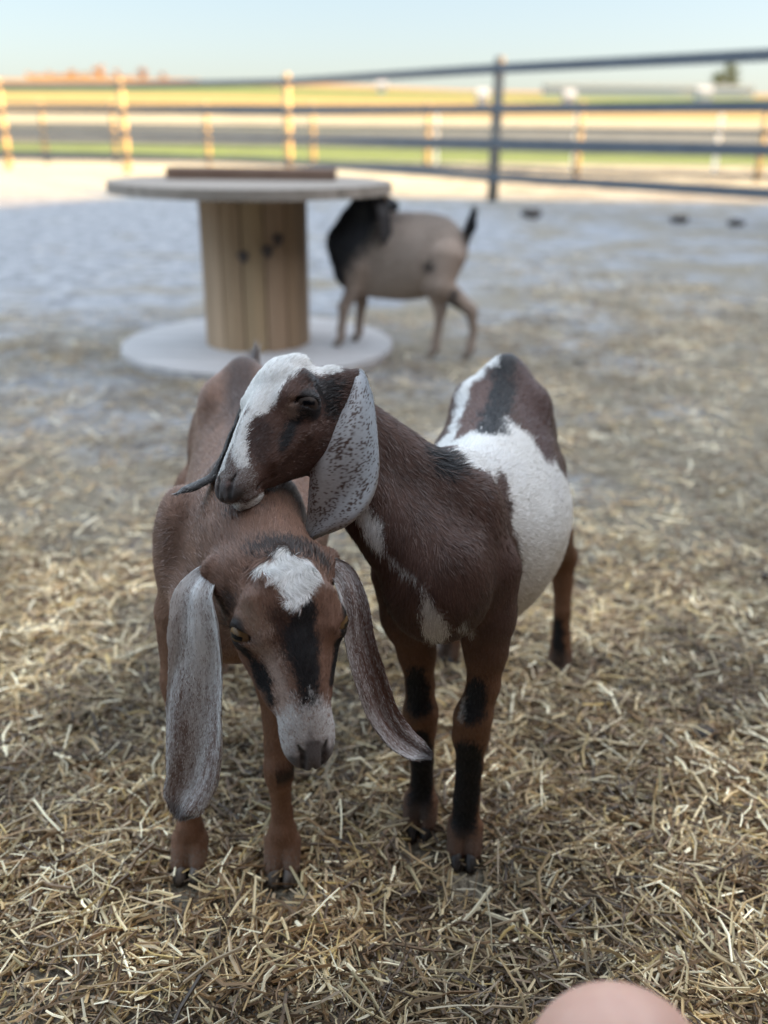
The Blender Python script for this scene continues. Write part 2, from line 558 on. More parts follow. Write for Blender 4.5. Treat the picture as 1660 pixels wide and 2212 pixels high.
EYE = (-.003, .0410, .0150)
def head_prims(h, lid=1.0):
    W, sc = h.W, h.sc
    ax = np.array([h.F, h.S, h.D])
    back = -h.F
    st = [(-.088, 0, .012, .008, -.018), (-.078, 0, .028, .026, -.034), (-.055, 0, .040, .042, -.047), (-.03, 0, .0445, .049, -.052), (-.004, 0, .0445, .047, -.049),
          (.022, 0, .0365, .0385, -.0445), (.05, 0, .0285, .0275, -.0405), (.075, 0, .0250, .0145, -.0385), (.095, 0, .0250, .001, -.0385),
          (.109, 0, .0210, -.0105, -.0380), (.1180, 0, .0145, -.019, -.0365), (.1230, 0, .006, -.026, -.033)]
    stl = np.array(st)
    def surf(x, deg, y):
        w, zt, zb = [np.interp(x, stl[:, 0], stl[:, i]) for i in (2, 3, 4)]
        c_, s_ = math.cos(R_(deg)), math.sin(R_(deg))
        zz = math.copysign(abs(s_) ** (2 / 2.25), s_)
        w *= 1 - .34 * max(zz, 0) ** 1.6 - .22 * max(-zz, 0) ** 1.6
        return W(x, y * w * abs(c_) ** (2 / 2.25), (zt + zb) / 2 + zz * (zt - zb) / 2)
    st = np.array(st) * sc; st[:, 2] *= h.wy; st[:, 3:] *= h.zf(stl[:, 0])[:, None]; st[:, 4] *= 1 + (h.jaw - 1) * np.array([1, 1, 1, 1, 1, 1, 1, .8, .4, .1, 0, 0])
    pr = [Loft(h.c, ax, st, k=.012, p=2.25, top=.34, bot=.22, flow=back, droop=0, tag='head', L=.0055)]
    sides = (1, -1)
    for y in sides:
        T = lambda x, yy, z: W(x, yy * y, z)
        pr += [
            Ell(T(-.036, .027, -.02), np.array((.034, .0150, .027)) * sc, ax, k=.016 * sc, flow=back, tag='head', L=.007),        # jaw muscle
            Cone(T(-.018, .032, .033), T(.010, .0305, .0265), .0130 * sc, .0090 * sc, k=.022 * sc, flow=h.v(-1, .2 * y, .3), tag='head', L=.006),    # brow
            Cone(T(.012, .0375, -.003), T(.056, .0235, -.016), .0095 * sc, .006 * sc, k=.014 * sc, flow=back, tag='head', L=.005),   # cheek crest
            Ell(T(*EYE), np.array((.0195, .0150, .0170)) * sc, ax, k=.010 * sc, flow=back, tag='head', L=.003),                   # lids
            Ell(T(-.072, .027, .012), np.array((.02, .018, .02)) * sc, ax, k=.015 * sc, flow=back, tag='head', L=.009),            # ear root
            Ell(T(.099, .0125, -.024), np.array((.0135, .0085, .0105)) * sc, ax, k=.007 * sc, flow=back, tag='head', L=.003),      # nostril wing
            Ell(T(.096, .012, -.0355), np.array((.017, .0085, .0065)) * sc, ax, k=.005 * sc, flow=back, tag='head', L=.004),      # upper lip
            Ell(T(-.036, .017, .046), np.array((.010, .008, .0065)) * sc, ax, k=.01 * sc, flow=back, tag='head', L=.007),        # horn bud
        ]
    pr += [Ell(W(.088, 0, -.043), np.array((.021, .0125, .0075)) * sc, ax, k=.006 * sc, flow=back, tag='head', L=.006),           # chin
           Ell(W(-.03, 0, .042), np.array((.034, .024, .013)) * sc, ax, k=.015 * sc, flow=back, tag='head', L=.009)]
    for y in sides:
        T = lambda x, yy, z: W(x, yy * y, z)
        e = norm(h.v(.42, .78 * y, .44)); u = norm(h.v(.30, -.9 * y, .10)); u = norm(u - e * (u @ e)); w = np.cross(e, u); w = w if w @ h.D > 0 else -w
        c = T(*EYE) + e * .0142 * sc
        pr.append(Ell(c + w * (-.0008) * sc + e * .0006 * sc, np.array((.0158, .0076 * lid, .0105)) * sc, np.array([u, w, e]), k=.0015, sub=True))
        # tear duct groove
        pr.append(Cone(c + u * .0110 * sc, c + u * .019 * sc - w * .003 * sc - e * .003 * sc, .0022 * sc, .001 * sc, k=.004 * sc, sub=True))
        # nostril slit
        q = [surf(.1212, -5, y), surf(.1185, 35, y), surf(.1120, 50, y), surf(.1050, 44, y)]
        h.nos = getattr(h, 'nos', []) + q
        for i, (ra, rb) in enumerate(((.0016, .0030), (.0030, .0026), (.0026, .0008))):
            pr.append(Cone(q[i], q[i + 1], ra * sc, rb * sc, k=.0025, sub=True))
        # mouth line
        h.lip = getattr(h, 'lip', []) + [[surf(.1195, -80, y), surf(.112, -52, y), surf(.092, -44, y), surf(.064, -36, y)]]
        q = [surf(.1195, -80, y), surf(.112, -52, y), surf(.092, -44, y), surf(.064, -36, y)]
        for i in range(3):
            pr.append(Cone(q[i], q[i + 1], .0018 * sc, .0018 * sc, k=.0035, sub=True))
    pr.append(Cone(W(.1225, 0, -.026), W(.1205, 0, -.0355), .0014 * sc, .0012 * sc, k=.003, sub=True))
    return pr

def eyeballs(h, parent, iris=(.30, .17, .05), look=(.45, .80, .30), mat=None):
    for y in (1, -1):
        c = h.W(EYE[0], EYE[1] * y, EYE[2])
        e = norm(h.v(look[0], look[1] * y, look[2])); u = norm(h.v(.30, -.9 * y, .10)); u = norm(u - e * (u @ e)); w = np.cross(u, e)
        r = .0150 * h.sc; n = 44
        th = np.linspace(0, math.pi, n); ph = np.linspace(0, 2 * math.pi, n, endpoint=False)
        A, B = np.meshgrid(th, ph, indexing='ij')
        q = np.stack([np.sin(A) * np.cos(B), np.sin(A) * np.sin(B), np.cos(A)], -1).reshape(-1, 3)
        bulge = 1 + .05 * np.exp(-(A.reshape(-1) / .5) ** 2)
        v = c + r * bulge[:, None] * (q[:, :1] * u + q[:, 1:2] * w + q[:, 2:] * e)
        f = []
        for i in range(n - 1):
            for j in range(n):
                f.append((i * n + j, i * n + (j + 1) % n, (i + 1) * n + (j + 1) % n, (i + 1) * n + j))
        rad = np.hypot(q[:, 0], q[:, 1]); front = q[:, 2] > 0
        col = np.tile(np.array((.02, .014, .011)), (len(q), 1))
        ir = (rad < .74) & front
        str_ = .75 + .5 * vnoise(np.stack([np.arctan2(q[:, 1], q[:, 0]) * 4, rad * 3, rad * 0], 1), 1.0, 2)
        col[ir] = np.array(iris) * str_[ir][:, None] * (.55 + .6 * rad[ir][:, None] / .74)
        pu = (np.abs(q[:, 0]) < .46) & (np.abs(q[:, 1]) < .155) & front
        col[pu] = (.002, .002, .003)
        link_mesh('eye', v, np.array(f)[:, ::-1] if y > 0 else np.array(f), mat or M_EYE, parent, True, col)

def spots(a, b, r0, r1, seed=0):
    """round speckles: distance to the nearest jittered cell point minus its radius"""
    a = a + 60.3; b = b + 47.7
    ia = np.floor(a).astype(np.int64); ib = np.floor(b).astype(np.int64); best = np.full(len(a), 9.)
    for dx in (-1, 0, 1):
        for dy in (-1, 0, 1):
            h = ((ia + dx) * 73856093 ^ (ib + dy) * 19349663 ^ seed) & 4095
            x = ia + dx + _tab[h]; y = ib + dy + _tab[(h * 7 + 13) & 4095]; r = r0 + (r1 - r0) * _tab[(h * 3 + 5) & 4095]
            best = np.minimum(best, np.hypot((a - x) * 1.25, b - y) - r)
    return best

def make_ear(parent, ctr, hw, wdir, cup, thick, colour, flowsign=1, count=26000, n=150, m=44, wav=0.0, seed=3, length=.0055):
    """pendulous ear lofted along ctr; wdir the width direction, cup how far the edges curl towards the normal"""
    C = spline(np.column_stack([np.array(ctr), hw, np.array([norm(w) for w in wdir]), cup]), n)
    c, h_, w, cu = C[:, :3], np.maximum(C[:, 3], .0008), C[:, 4:7], C[:, 7]
    t = np.gradient(c, axis=0); t /= np.linalg.norm(t, axis=1, keepdims=True)
    w = w - t * (w * t).sum(1, keepdims=True); w /= np.linalg.norm(w, axis=1, keepdims=True)
    nn = np.cross(t, w)
    us = np.linspace(-1, 1, m)
    front, backs = [], []
    for i in range(n):
        ph = us * 1.0
        a = c[i] + np.outer(np.sin(ph * 1.25) / math.sin(1.25) * h_[i], w[i]) + np.outer((us ** 2) * cu[i] * h_[i] + wav * h_[i] * np.sin(us * 5 + i * 6. / n) * .12, nn[i])
        tk = thick * np.sqrt(np.maximum(1 - us ** 4, .02)) * min(1, .35 + 1.2 * i / n) * min(1, (n - i) / (.06 * n))
        # veins
        vein = .0006 * np.sin(us * 9 + 2 * np.sin(i * 5. / n)) * (1 - us ** 2)
        front.append(a + nn[i] * (tk / 2 + vein)[:, None]); backs.append(a - nn[i] * (tk / 2)[:, None])
    ring = np.concatenate([np.array(front), np.array(backs)[:, ::-1]], 1)      # n x 2m
    M = 2 * m
    v = ring.reshape(-1, 3); f = []
    for i in range(n - 1):
        for j in range(M):
            f.append((i * M + j, i * M + (j + 1) % M, (i + 1) * M + (j + 1) % M, (i + 1) * M + j))
    for j in range(m - 1):
        f.append((j, j + 1, M - 2 - j, M - 1 - j)); b = (n - 1) * M
        f.append((b + j, b + M - 1 - j, b + M - 2 - j, b + j + 1))
    f = np.array(f)
    nr = vert_normals(v, f)
    # make the normals point outwards
    cen = np.repeat(c, M, axis=0)
    if ((v - cen) * nr).sum() < 0: f = f[:, ::-1]; nr = -nr
    g = np.random.default_rng(seed)
    uu = np.tile(np.concatenate([us, us[::-1]]), n); vv = np.repeat(np.linspace(0, 1, n), M)
    cm = np.mean([colour(v, g, uu, vv) for _ in range(24)], 0) * .9
    ear = link_mesh('ear', v, f, M_SKIN, parent, True, cm)
    fl = np.repeat(t, M, axis=0)
    from_uv = np.column_stack([uu, vv])
    # colour for hairs: look the uv up from the nearest vertex via the same random picks
    kd_cache = {}
    def colf(p, gg):
        from mathutils.kdtree import KDTree
        if 'k' not in kd_cache:
            kd = KDTree(len(v))
            for i, q in enumerate(v): kd.insert(q, i)
            kd.balance(); kd_cache['k'] = kd
        kd = kd_cache['k']
        ix = np.array([kd.find(q)[1] for q in p])
        return colour(p, gg, uu[ix], vv[ix])
    fur('ear_fur', ear, v, f, nr, fl, np.full(len(v), length), colf, count, M_FUR, lift=.10, width=.00045, seed=seed)
    return ear

def leg(pts, flow, L=.0065, k=.014, tag='leg'):
    """pts: list of (point, radius)"""
    out = []
    for (a, ra), (b, rb) in zip(pts[:-1], pts[1:]):
        out.append(Cone(a, b, ra, rb, k=k if ra > .02 else .006, flow=np.asarray(b) - np.asarray(a) + np.array(flow) * .03, tag=tag, L=L))
    return out

def hoof_prims(foot, fwd, r=.0145, k=.006, flowL=.005):
    """two cleaves with hair down to the horn; foot is a ground point"""
    f = norm(np.array([fwd[0], fwd[1], 0.])); s = np.array([-f[1], f[0], 0])
    pr = []
    for y in (1, -1):
        a = foot + s * y * r * .62 - f * r * .3 + np.array([0, 0, r * 2.5])
        b = foot + s * y * r * .70 + f * r * .85 + np.array([0, 0, r * .95])
        pr.append(Cone(a, b, r * .86, r * .74, k=.004, flow=b - a, tag='leg', L=flowL))
    pr.append(Cone(foot + f * r * 1.75 + np.array([0, 0, .002]), foot + f * r * .95 + np.array([0, 0, r * 2.7]), .0030, .0016, k=.006, sub=True))
    return pr

def hooves(parent, foot, fwd, r=.0145, col=(.05, .042, .038), tipc=(.25, .22, .19)):
    """the horn of one foot: two claws"""
    f = norm(np.array([fwd[0], fwd[1], 0.])); s = np.array([-f[1], f[0], 0]); z = np.array([0, 0, 1.])
    vs, fs = [], []
    for y in (1, -1):
        c = foot + s * y * r * .72 + f * r * .62
        b = len(vs)
        lv = [(0, 1.0, .82, .50), (.3, 1.05, .82, .42), (.62, .98, .76, .30), (.95, .86, .68, .15), (1.2, .70, .58, 0)]
        n = 18
        for zz, rx, ry, sh in lv:
            for k in range(n):
                a = 2 * math.pi * k / n
                e = 1.15 if math.cos(a) > 0 else .95
                vs.append(c + f * r * (rx * e * math.cos(a) + sh * .9) + s * r * (ry * .78 * math.sin(a) - y * .12 * max(math.cos(a), 0)) + z * r * zz * 1.05)
        for i in range(len(lv) - 1):
            for k in range(n):
                q = (k + 1) % n
                fs.append((b + i * n + k, b + i * n + q, b + (i + 1) * n + q, b + (i + 1) * n + k))
        # caps as fans of quads
        for base, rev in ((b, True), (b + (len(lv) - 1) * n, False)):
            for k in range(0, n // 2 - 1):
                q = (base + k, base + k + 1, base + n - 2 - k, base + n - 1 - k)
                fs.append(q[::-1] if rev else q)
    vs = np.array(vs)
    t = vnoise(vs, 260, 3)
    cc = np.array(col) * (1 - t[:, None]) + np.array(tipc) * t[:, None]
    return link_mesh('hoof', vs, np.array(fs), M_HOOF, parent, True, cc)
def trunk_prims(o2, d2, st, k=.03, L=.011, tag='trunk', bot=.18):
    """o2 ground point under the chest, d2 horizontal direction chest -> rump"""
    a = np.array([d2[0], d2[1], 0.]); a /= np.linalg.norm(a)
    z = np.array([0, 0, 1.]); s = np.cross(z, a)
    return Loft(np.array([o2[0], o2[1], 0.]), np.array([a, s, z]), st, k=k, p=2.15, top=.38, bot=bot, flow=a, droop=.45, tag=tag, L=L), a, s

class Goat:
    def __init__(s, name_loc, label, group=None):
        s.root = empty('goat', name_loc, label, 'goat', group)
        s.prims = []
    def mesh(s, h, hf=None, fbox=None):
        s.v, s.f = polygonise(s.prims, h, hf, fbox)
        s.n = vert_normals(s.v, s.f)
        s.flow, s.L, s.tags = prim_fields(s.prims, s.v)
        s.bv = bvh_of(s.v, s.f); s.pick = make_pick(s.bv)
    def finish(s, colour, nfur, seed, width=.00048, lift=.2, dens=None, Lf=None):
        g = np.random.default_rng(seed)
        col = np.mean([colour(s.v, g, s.tags) for _ in range(5)], 0) * .8
        s.body = link_mesh('body', s.v, s.f, M_SKIN, s.root, True, col)
        names = list(s.tags)
        from mathutils.kdtree import KDTree
        kd = KDTree(len(s.v))
        for i, q in enumerate(s.v): kd.insert(q, i)
        kd.balance()
        def colf(p, gg):
            ix = np.array([kd.find(q)[1] for q in p])
            return colour(p, gg, {k: s.tags[k][ix] for k in names})
        L = s.L if Lf is None else Lf(s.v, s.L)
        fur('fur', s.body, s.v, s.f, s.n, s.flow, L, colf, nfur, M_FUR, lift=lift, width=width, seed=seed, dens=dens)

def patch(p, col, g, pts, rad, c, amp=.006, fr=70, soft=.003, seed=0, var=.18):
    """coat patch: capsule chain with a ragged, dithered edge"""
    keep = [(q, r) for q, r in zip(pts, rad) if q is not None]
    if not keep: return col
    pts = [k[0] for k in keep]; rad = [k[1] for k in keep]
    lo = np.min([q - r for q, r in keep], 0) - amp * 3; hi = np.max([q + r for q, r in keep], 0) + amp * 3
    ins = np.all((p > lo) & (p < hi), axis=1)
    if not ins.any(): return col
    q = p[ins]
    d = line_d(q, pts, rad) + amp * 2 * (fbm(q, fr, seed + 31, 2) - .5) + g.normal(0, soft, len(q))
    m = d < 0
    idx = np.where(ins)[0][m]
    col[idx] = np.array(c) * (1 + var * (g.random((len(idx), 1)) - .5) * 2)
    return col

def coat(p, g, base, var=.35, fr=28):
    t = (1 + var * (fbm(p, fr, 9, 3) - .5) * 2) * (1 + .3 * (vnoise(p * np.array([1, 1, .45]), 190, 2) - .5)) * (1 + .22 * (g.random(len(p)) - .5) * 2)
    return np.tile(np.array(base), (len(p), 1)) * t[:, None]

def mixto(col, w, c, g=None, var=.2):
    c = np.tile(np.array(c), (len(col), 1))
    if g is not None: c = c * (1 + var * (g.random((len(col), 1)) - .5) * 2)
    return col * (1 - w[:, None]) + c * w[:, None]

def sm(x, a, b):
    t = np.clip((x - a) / (b - a), 0, 1); return t * t * (3 - 2 * t)

WHITE = (.76, .755, .73); BLACK = (.012, .0115, .013)
BROWN_A = (.225, .134, .097); BROWN_B = (.088, .049, .038); RUST = (.175, .086, .046)

def nostril_black(p, c, hd):
    d = np.full(len(p), 9.)
    for i in (0, 4): d = np.minimum(d, line_d(p, hd.nos[i:i + 4], [.0018, .0032, .0028, .0012]))
    c = mixto(c, sm(-d, -.001, .001) * .97, (.004, .004, .004))
    d = np.full(len(p), 9.)
    for q in hd.lip: d = np.minimum(d, line_d(p, q, [.0014, .0018, .0018, .0012]))
    return mixto(c, sm(-d, -.001, .0006) * .9, (.008, .007, .007))

# =============================================== goat A : the brown one, head lowered towards the viewer
def build_goat_a():
    G = Goat((-.19, .91, 0), 'brown goat kid with lowered head, white forelock and black nose stripe, left foreground')
    hd = Head((-.0956, .7979, .425), (.297, -.802, -.518), (.26, -.454, .852), 1.05, 1.04)
    G.head = hd
    st = [(0, 0, .03, .42, .37), (.03, 0, .06, .455, .335), (.08, -.006, .067, .505, .30), (.13, -.010, .076, .533, .28), (.2, -.015, .088, .522, .262), (.28, -.018, .102, .52, .25),
          (.36, -.018, .106, .53, .25), (.43, -.010, .094, .55, .275), (.49, 0, .079, .577, .31), (.545, 0, .064, .562, .35), (.585, 0, .05, .53, .385), (.605, 0, .02, .50, .43)]
    tr, a, s = trunk_prims((-.172, .865), (-.09, 1), st)
    pr = [tr]
    W = hd.W
    # neck, lowered and reaching forward
    pr += [Cone((-.165, 1.0, .475), (-.148, .905, .47), .062, .05, k=.03, flow=-hd.F + (0, .8, 0), tag='neck', L=.011),
           Cone((-.150, .925, .475), W(-.066, 0, -.002), .056, .056, k=.03, flow=(-.1, 1, .1), tag='neck', L=.010),
           Cone((-.165, .97, .40), (-.14, .89, .42), .055, .045, k=.03, flow=(-.1, 1, -.2), tag='neck', L=.010),
           Ell((-.172, .985, .515), (.02, .05, .022), k=.03, flow=a, tag='trunk', L=.012)]
    # shoulders, hips
    for sg in (1, -1):
        q = np.array([-.172, .865, 0]) + a * .115 + s * sg * .057
        pr.append(Ell(q + (0, 0, .43), (.032, .05, .085), k=.03, flow=(0, 1, -.6), tag='trunk', L=.010))
        q = np.array([-.172, .865, 0]) + a * .47 + s * sg * .044
        pr.append(Ell(q + (0, 0, .515), (.022, .04, .032), k=.03, flow=a, tag='trunk', L=.010))
        q = np.array([-.172, .865, 0]) + a * .53 + s * sg * .055
        pr.append(Ell(q + (0, 0, .40), (.042, .06, .10), k=.03, flow=(0, .3, -1), tag='trunk', L=.009))
    for sg in (1, -1):
        pr.append(Cone(W(-.055, .026 * sg, .006), W(-.076, .056 * sg, .010), .030, .011, k=.025, flow=hd.v(-.4, sg, 0), tag='head', L=.009))
    pr += head_prims(hd, .74)
    # forelegs
    Fl = PZ(410, 1886); Fr = PZ(610, 1892)
    for F_, sg in ((Fl, -1), (Fr, 1)):
        x = F_[0]; y = F_[1] + .022
        top = np.array([x + (.012 if sg < 0 else -.012), y + .03, .36])
        pr += leg([(top, .038), ((x + (.004 if sg < 0 else 0), y + .02, .27), .0255), ((x + (0 if sg < 0 else -.002), y + .004, .190), .0162),
                   ((x - .001, y - .004, .162), .0178), ((x - .001, y - .002, .145), .0172), ((x - .001, y + .002, .120), .0130), ((x, y + .004, .085), .0128),
                   ((x, y, .055), .0170), ((x, y - .006, .034), .0150)], (0, 0, -1))
        pr += hoof_prims(np.array([x, y - .008, 0]), (0, -1), .0165)
    # hind legs
    for sg in (1, -1):
        b = np.array([-.172, .865, 0]) + a * .50 + s * sg * .075
        pr += leg([(b + (0, 0, .36), .045), (b + a * .02 + (0, 0, .26), .032), (b + a * .065 + (0, 0, .195), .020), (b + a * .045 + (0, 0, .12), .0145),
                   (b + a * .03 + (0, 0, .06), .017), (b + a * .02 + (0, 0, .035), .0155)], (0, 0, -1))
        pr += hoof_prims(b + a * .02, -a, .015)
    # tail
    tb = np.array([-.172, .865, 0]) + a * .585 + np.array([0, 0, .53])
    pr += [Cone(tb - a * .02, tb + a * .012 + (.008, 0, .012), .015, .011, k=.015, flow=(0, .2, 1), tag='tail', L=.02),
           Cone(tb + a * .012 + (.008, 0, .012), tb + (.016, .005, .034), .010, .005, k=.006, flow=(0, 0, 1), tag='tail', L=.022)]
    G.prims = pr
    lo = hd.c - .135; hi = hd.c + .135
    G.mesh(.0034, .0015, (lo, hi))
    pk = G.pick
    K = lambda *q: [pk(x, y) for x, y in q]
    pts = dict(
        lock1=K((612, 1190), (622, 1215)), lock2=K((560, 1228), (600, 1226), (640, 1236), (668, 1222)), lock3=K((638, 1250), (640, 1275), (645, 1300)),
        stripe=K((662, 1325), (655, 1370), (660, 1420), (668, 1480), (672, 1520)), stripe2=K((610, 1345), (625, 1390), (640, 1440)),
        tearR=K((528, 1408), (556, 1440), (576, 1480), (584, 1510)), tearL=K((742, 1368), (728, 1420), (716, 1480)),
        pale=K((560, 1395), (592, 1440), (612, 1500), (625, 1545)), cheek=K((505, 1425), (535, 1470)),
        muz=K((615, 1560), (650, 1545), (690, 1560)), muz2=K((612, 1590), (640, 1580), (690, 1585)), nose=K((668, 1600), (672, 1630), (668, 1652)),
        crown=K((560, 1185), (600, 1180), (650, 1185), (700, 1215)), browR=K((500, 1300), (490, 1350)), brow2=K((700, 1280), (730, 1320)),
        tanbrow=K((540, 1330), (555, 1370)))
    eyes = [hd.W(EYE[0], EYE[1] * y, EYE[2]) for y in (1, -1)]
    def colour(p, g, tg):
        c = coat(p, g, BROWN_A)
        # darker saddle line along the spine
        q = (p - np.array([-.172, .865, 0])); lat = np.abs(q @ s); up = p[:, 2]
        c = mixto(c, sm(up, .49, .54) * sm(-lat, -.035, -.008) * (tg['trunk'] > .5) * .75, (.045, .033, .032), g)
        c = mixto(c, tg['leg'] * .8, (.25, .130, .078), g)
        c = mixto(c, tg['tail'] * .95, (.42, .40, .40), g)
        c = mixto(c, tg['head'] * .75, (.165, .084, .054), g)
        c = patch(p, c, g, [np.array([-.155, .93, .52]), np.array([-.15, .90, .52])], [.022, .016], (.05, .042, .042), .01, 60, .008)
        l = hd.loc(p)
        onh = tg['head'] > .25
        P_ = lambda k, r, col, **kw: patch(p, c, g, pts[k], r, col, **kw)
        c = P_('crown', [.010, .014, .014, .010], (.035, .022, .018), soft=.006)
        c = P_('browR', [.010, .008], (.05, .028, .02), soft=.005)
        c = P_('stripe2', [.013, .012, .010], (.055, .028, .02), soft=.005)
        c = P_('cheek', [.012, .012], (.22, .11, .055), soft=.006)
        c = P_('tanbrow', [.008, .008], (.20, .13, .09), soft=.006)
        c = P_('pale', [.008, .010, .010, .012], (.36, .27, .225), soft=.006, var=.35)
        c = P_('stripe', [.015, .0165, .0160, .0145, .011], BLACK, soft=.0035, amp=.009)
        c = P_('tearR', [.005, .007, .008, .005], BLACK, soft=.002)
        c = P_('tearL', [.006, .007, .005], BLACK, soft=.002)
        # grizzled muzzle
        nz_ = fbm(p, 160, 6, 2) - .5
        mz = sm(l[:, 0] + .022 * nz_ + .10 * np.clip(-l[:, 1], -.02, .02), .066, .088) * onh
        w = (g.random(len(p)) < mz * .80)
        c[w] = np.array((.55, .54, .53)) * (1 + .3 * (g.random((w.sum(), 1)) - .5))
        dk = sm(l[:, 0] + .010 * nz_ + .007 * np.exp(-(l[:, 1] / .008) ** 2), .103, .113) * onh * (l[:, 2] < .006)
        c = mixto(c, dk * .88, (.072, .062, .062))
        c = nostril_black(p, c, hd)
        jaw = sm(-l[:, 2], .030, .046) * onh * (l[:, 0] > -.02)
        c = mixto(c, jaw * .6, (.13, .08, .06), g)
        c = P_('lock2', [.004, .014, .018, .013], WHITE, amp=.004, soft=.0015)
        c = P_('lock1', [.004, .010], WHITE, amp=.004, soft=.0015)
        c = P_('lock3', [.017, .016, .004], WHITE, amp=.004, soft=.0015)
        for e in eyes:
            d = np.linalg.norm(p - e, axis=1)
            c = mixto(c, sm(-d, -.0205, -.0172) * .95, (.010, .009, .009))
        # knees
        kn = sm(p[:, 2], .14, .155) * sm(-p[:, 2], -.185, -.16) * tg['leg'] * (p[:, 0] > -.13)
        c = mixto(c, kn * (p[:, 1] < .93) * .9, (.015, .012, .012))
        ft = sm(-p[:, 2], -.055, -.02) * tg['leg']
        w = g.random(len(p)) < ft * .4
        c[w] = (.26, .22, .18)
        return np.clip(c, .002, .8)
    lockc = [hd.W(-.03, .0, .05)]
    def Lf(v, L):
        q = np.full(len(v), 9.)
        for k, r in (('lock1', [.01, .01]), ('lock2', [.012, .016, .018, .014]), ('lock3', [.016, .014, .006])):
            kk = [(a_, b_) for a_, b_ in zip(pts[k], r) if a_ is not None]
            if kk: q = np.minimum(q, line_d(v, [x[0] for x in kk], [x[1] for x in kk]))
        return L + .0050 * sm(-q, -.002, .004)
    # the forelock falls down the face in curls
    hx = hd.loc(G.v); lw = sm((Lf(G.v, 0 * G.L)), .0, .004)
    fall = hd.F[None, :] * .9 + hd.S[None, :] * (np.sin(hx[:, :1] * 210 + hx[:, 1:2] * 90) * .9 + hx[:, 1:2] * 25)
    G.flow = G.flow * (1 - lw)[:, None] + fall * lw[:, None]
    dens = (1 + 3.2 * (G.tags['head'] > .3) + .8 * G.tags['leg']) * (1 - .97 * sm(hd.loc(G.v)[:, 0], .104, .112) * (G.tags['head'] > .3))
    G.finish(colour, 270000, 21, width=.00052, lift=.16, dens=dens, Lf=Lf)
    eyeballs(hd, G.root, (.15, .090, .040))
    for F_ in (Fl, Fr):
        hooves(G.root, np.array([F_[0], F_[1] + .012, 0]), (0, -1), .0158)
    for sg in (1, -1):
        b = np.array([-.172, .865, 0]) + a * .50 + s * sg * .075
        hooves(G.root, b + a * .02, -a, .0145)
    # ears
    def roan(p, g, u, vv):
        white = sm(vv, .05, .16) * np.clip(.84 - .42 * sm(vv, .2, .8) + .35 * (fbm(np.column_stack([u * 16, vv * 16, vv * 0]), 1., 4, 2) - .5) * 2 + .12 * np.cos(u * 7), .05, .95)
        c = np.tile(np.array((.14, .07, .048)), (len(p), 1)) * (1 + .4 * (g.random((len(p), 1)) - .5))
        w = g.random(len(p)) < white
        c[w] = np.array((.74, .74, .74)) * (1 + .3 * (g.random((w.sum(), 1)) - .5))
        return mixto(c, sm(vv, .93, .99) * .7, (.04, .035, .036))
    def roan2(p, g, u, vv):
        white = np.clip(.40 - .22 * sm(vv, .1, .6) + .3 * sm(-u, -.1, .9) + .35 * (fbm(np.column_stack([u * 16, vv * 16, vv * 0]), 1., 4, 2) - .5) * 2 + .2 * sm(vv, .8, 1), .05, .9)
        c = np.tile(np.array((.115, .055, .038)), (len(p), 1)) * (1 + .4 * (g.random((len(p), 1)) - .5))
        w = g.random(len(p)) < white
        c[w] = np.array((.62, .62, .62)) * (1 + .3 * (g.random((w.sum(), 1)) - .5))
        return mixto(c, sm(vv, .94, .99) * .7, (.04, .035, .036))
    zr = (hd.W(-.072, -.034, .012) - CAM) @ CF
    ctr = [hd.W(-.070, -.026, .014)] + [P(x, y, z) for x, y, z in ((453, 1240, zr - .005), (427, 1282, zr - .012), (430, 1350, zr - .01), (435, 1430, zr), (430, 1520, zr + .01), (428, 1610, zr + .02), (417, 1690, zr + .03), (396, 1740, zr + .035), (386, 1764, zr + .037))]
    hw = np.array([16, 32, 45, 61, 68, 73, 72, 60, 42, 12]) * zr / FP
    make_ear(G.root, ctr, hw, [V3(.75, .3, -.4)] + [V3(.92, .1 - .02 * i, .34) for i in range(9)], [.0, .1, .3, .4, .35, .3, .28, .25, .2, .1], .0042, roan, count=75000, seed=31, wav=1.0)
    zl = (hd.W(-.072, .034, .012) - CAM) @ CF
    ctr = [hd.W(-.070, .026, .014)] + [P(x, y, z) for x, y, z in ((733, 1240, zl), (757, 1290, zl - .004), (772, 1380, zl), (797, 1465, zl + .005), (828, 1545, zl + .01), (874, 1602, zl + .008), (908, 1624, zl + .004), (926, 1632, zl))]
    hw = np.array([20, 28, 30, 33, 35, 34, 30, 22, 8]) * zl / FP
    make_ear(G.root, ctr, hw, [V3(.75, .3, -.4)] + [V3(.9, .2 + .05 * i, -.45 + .05 * i) for i in range(8)], [.1, .4, .5, .5, .45, .4, .3, .25, .1], .0042, roan2, count=55000, seed=32, wav=.8)
    return G

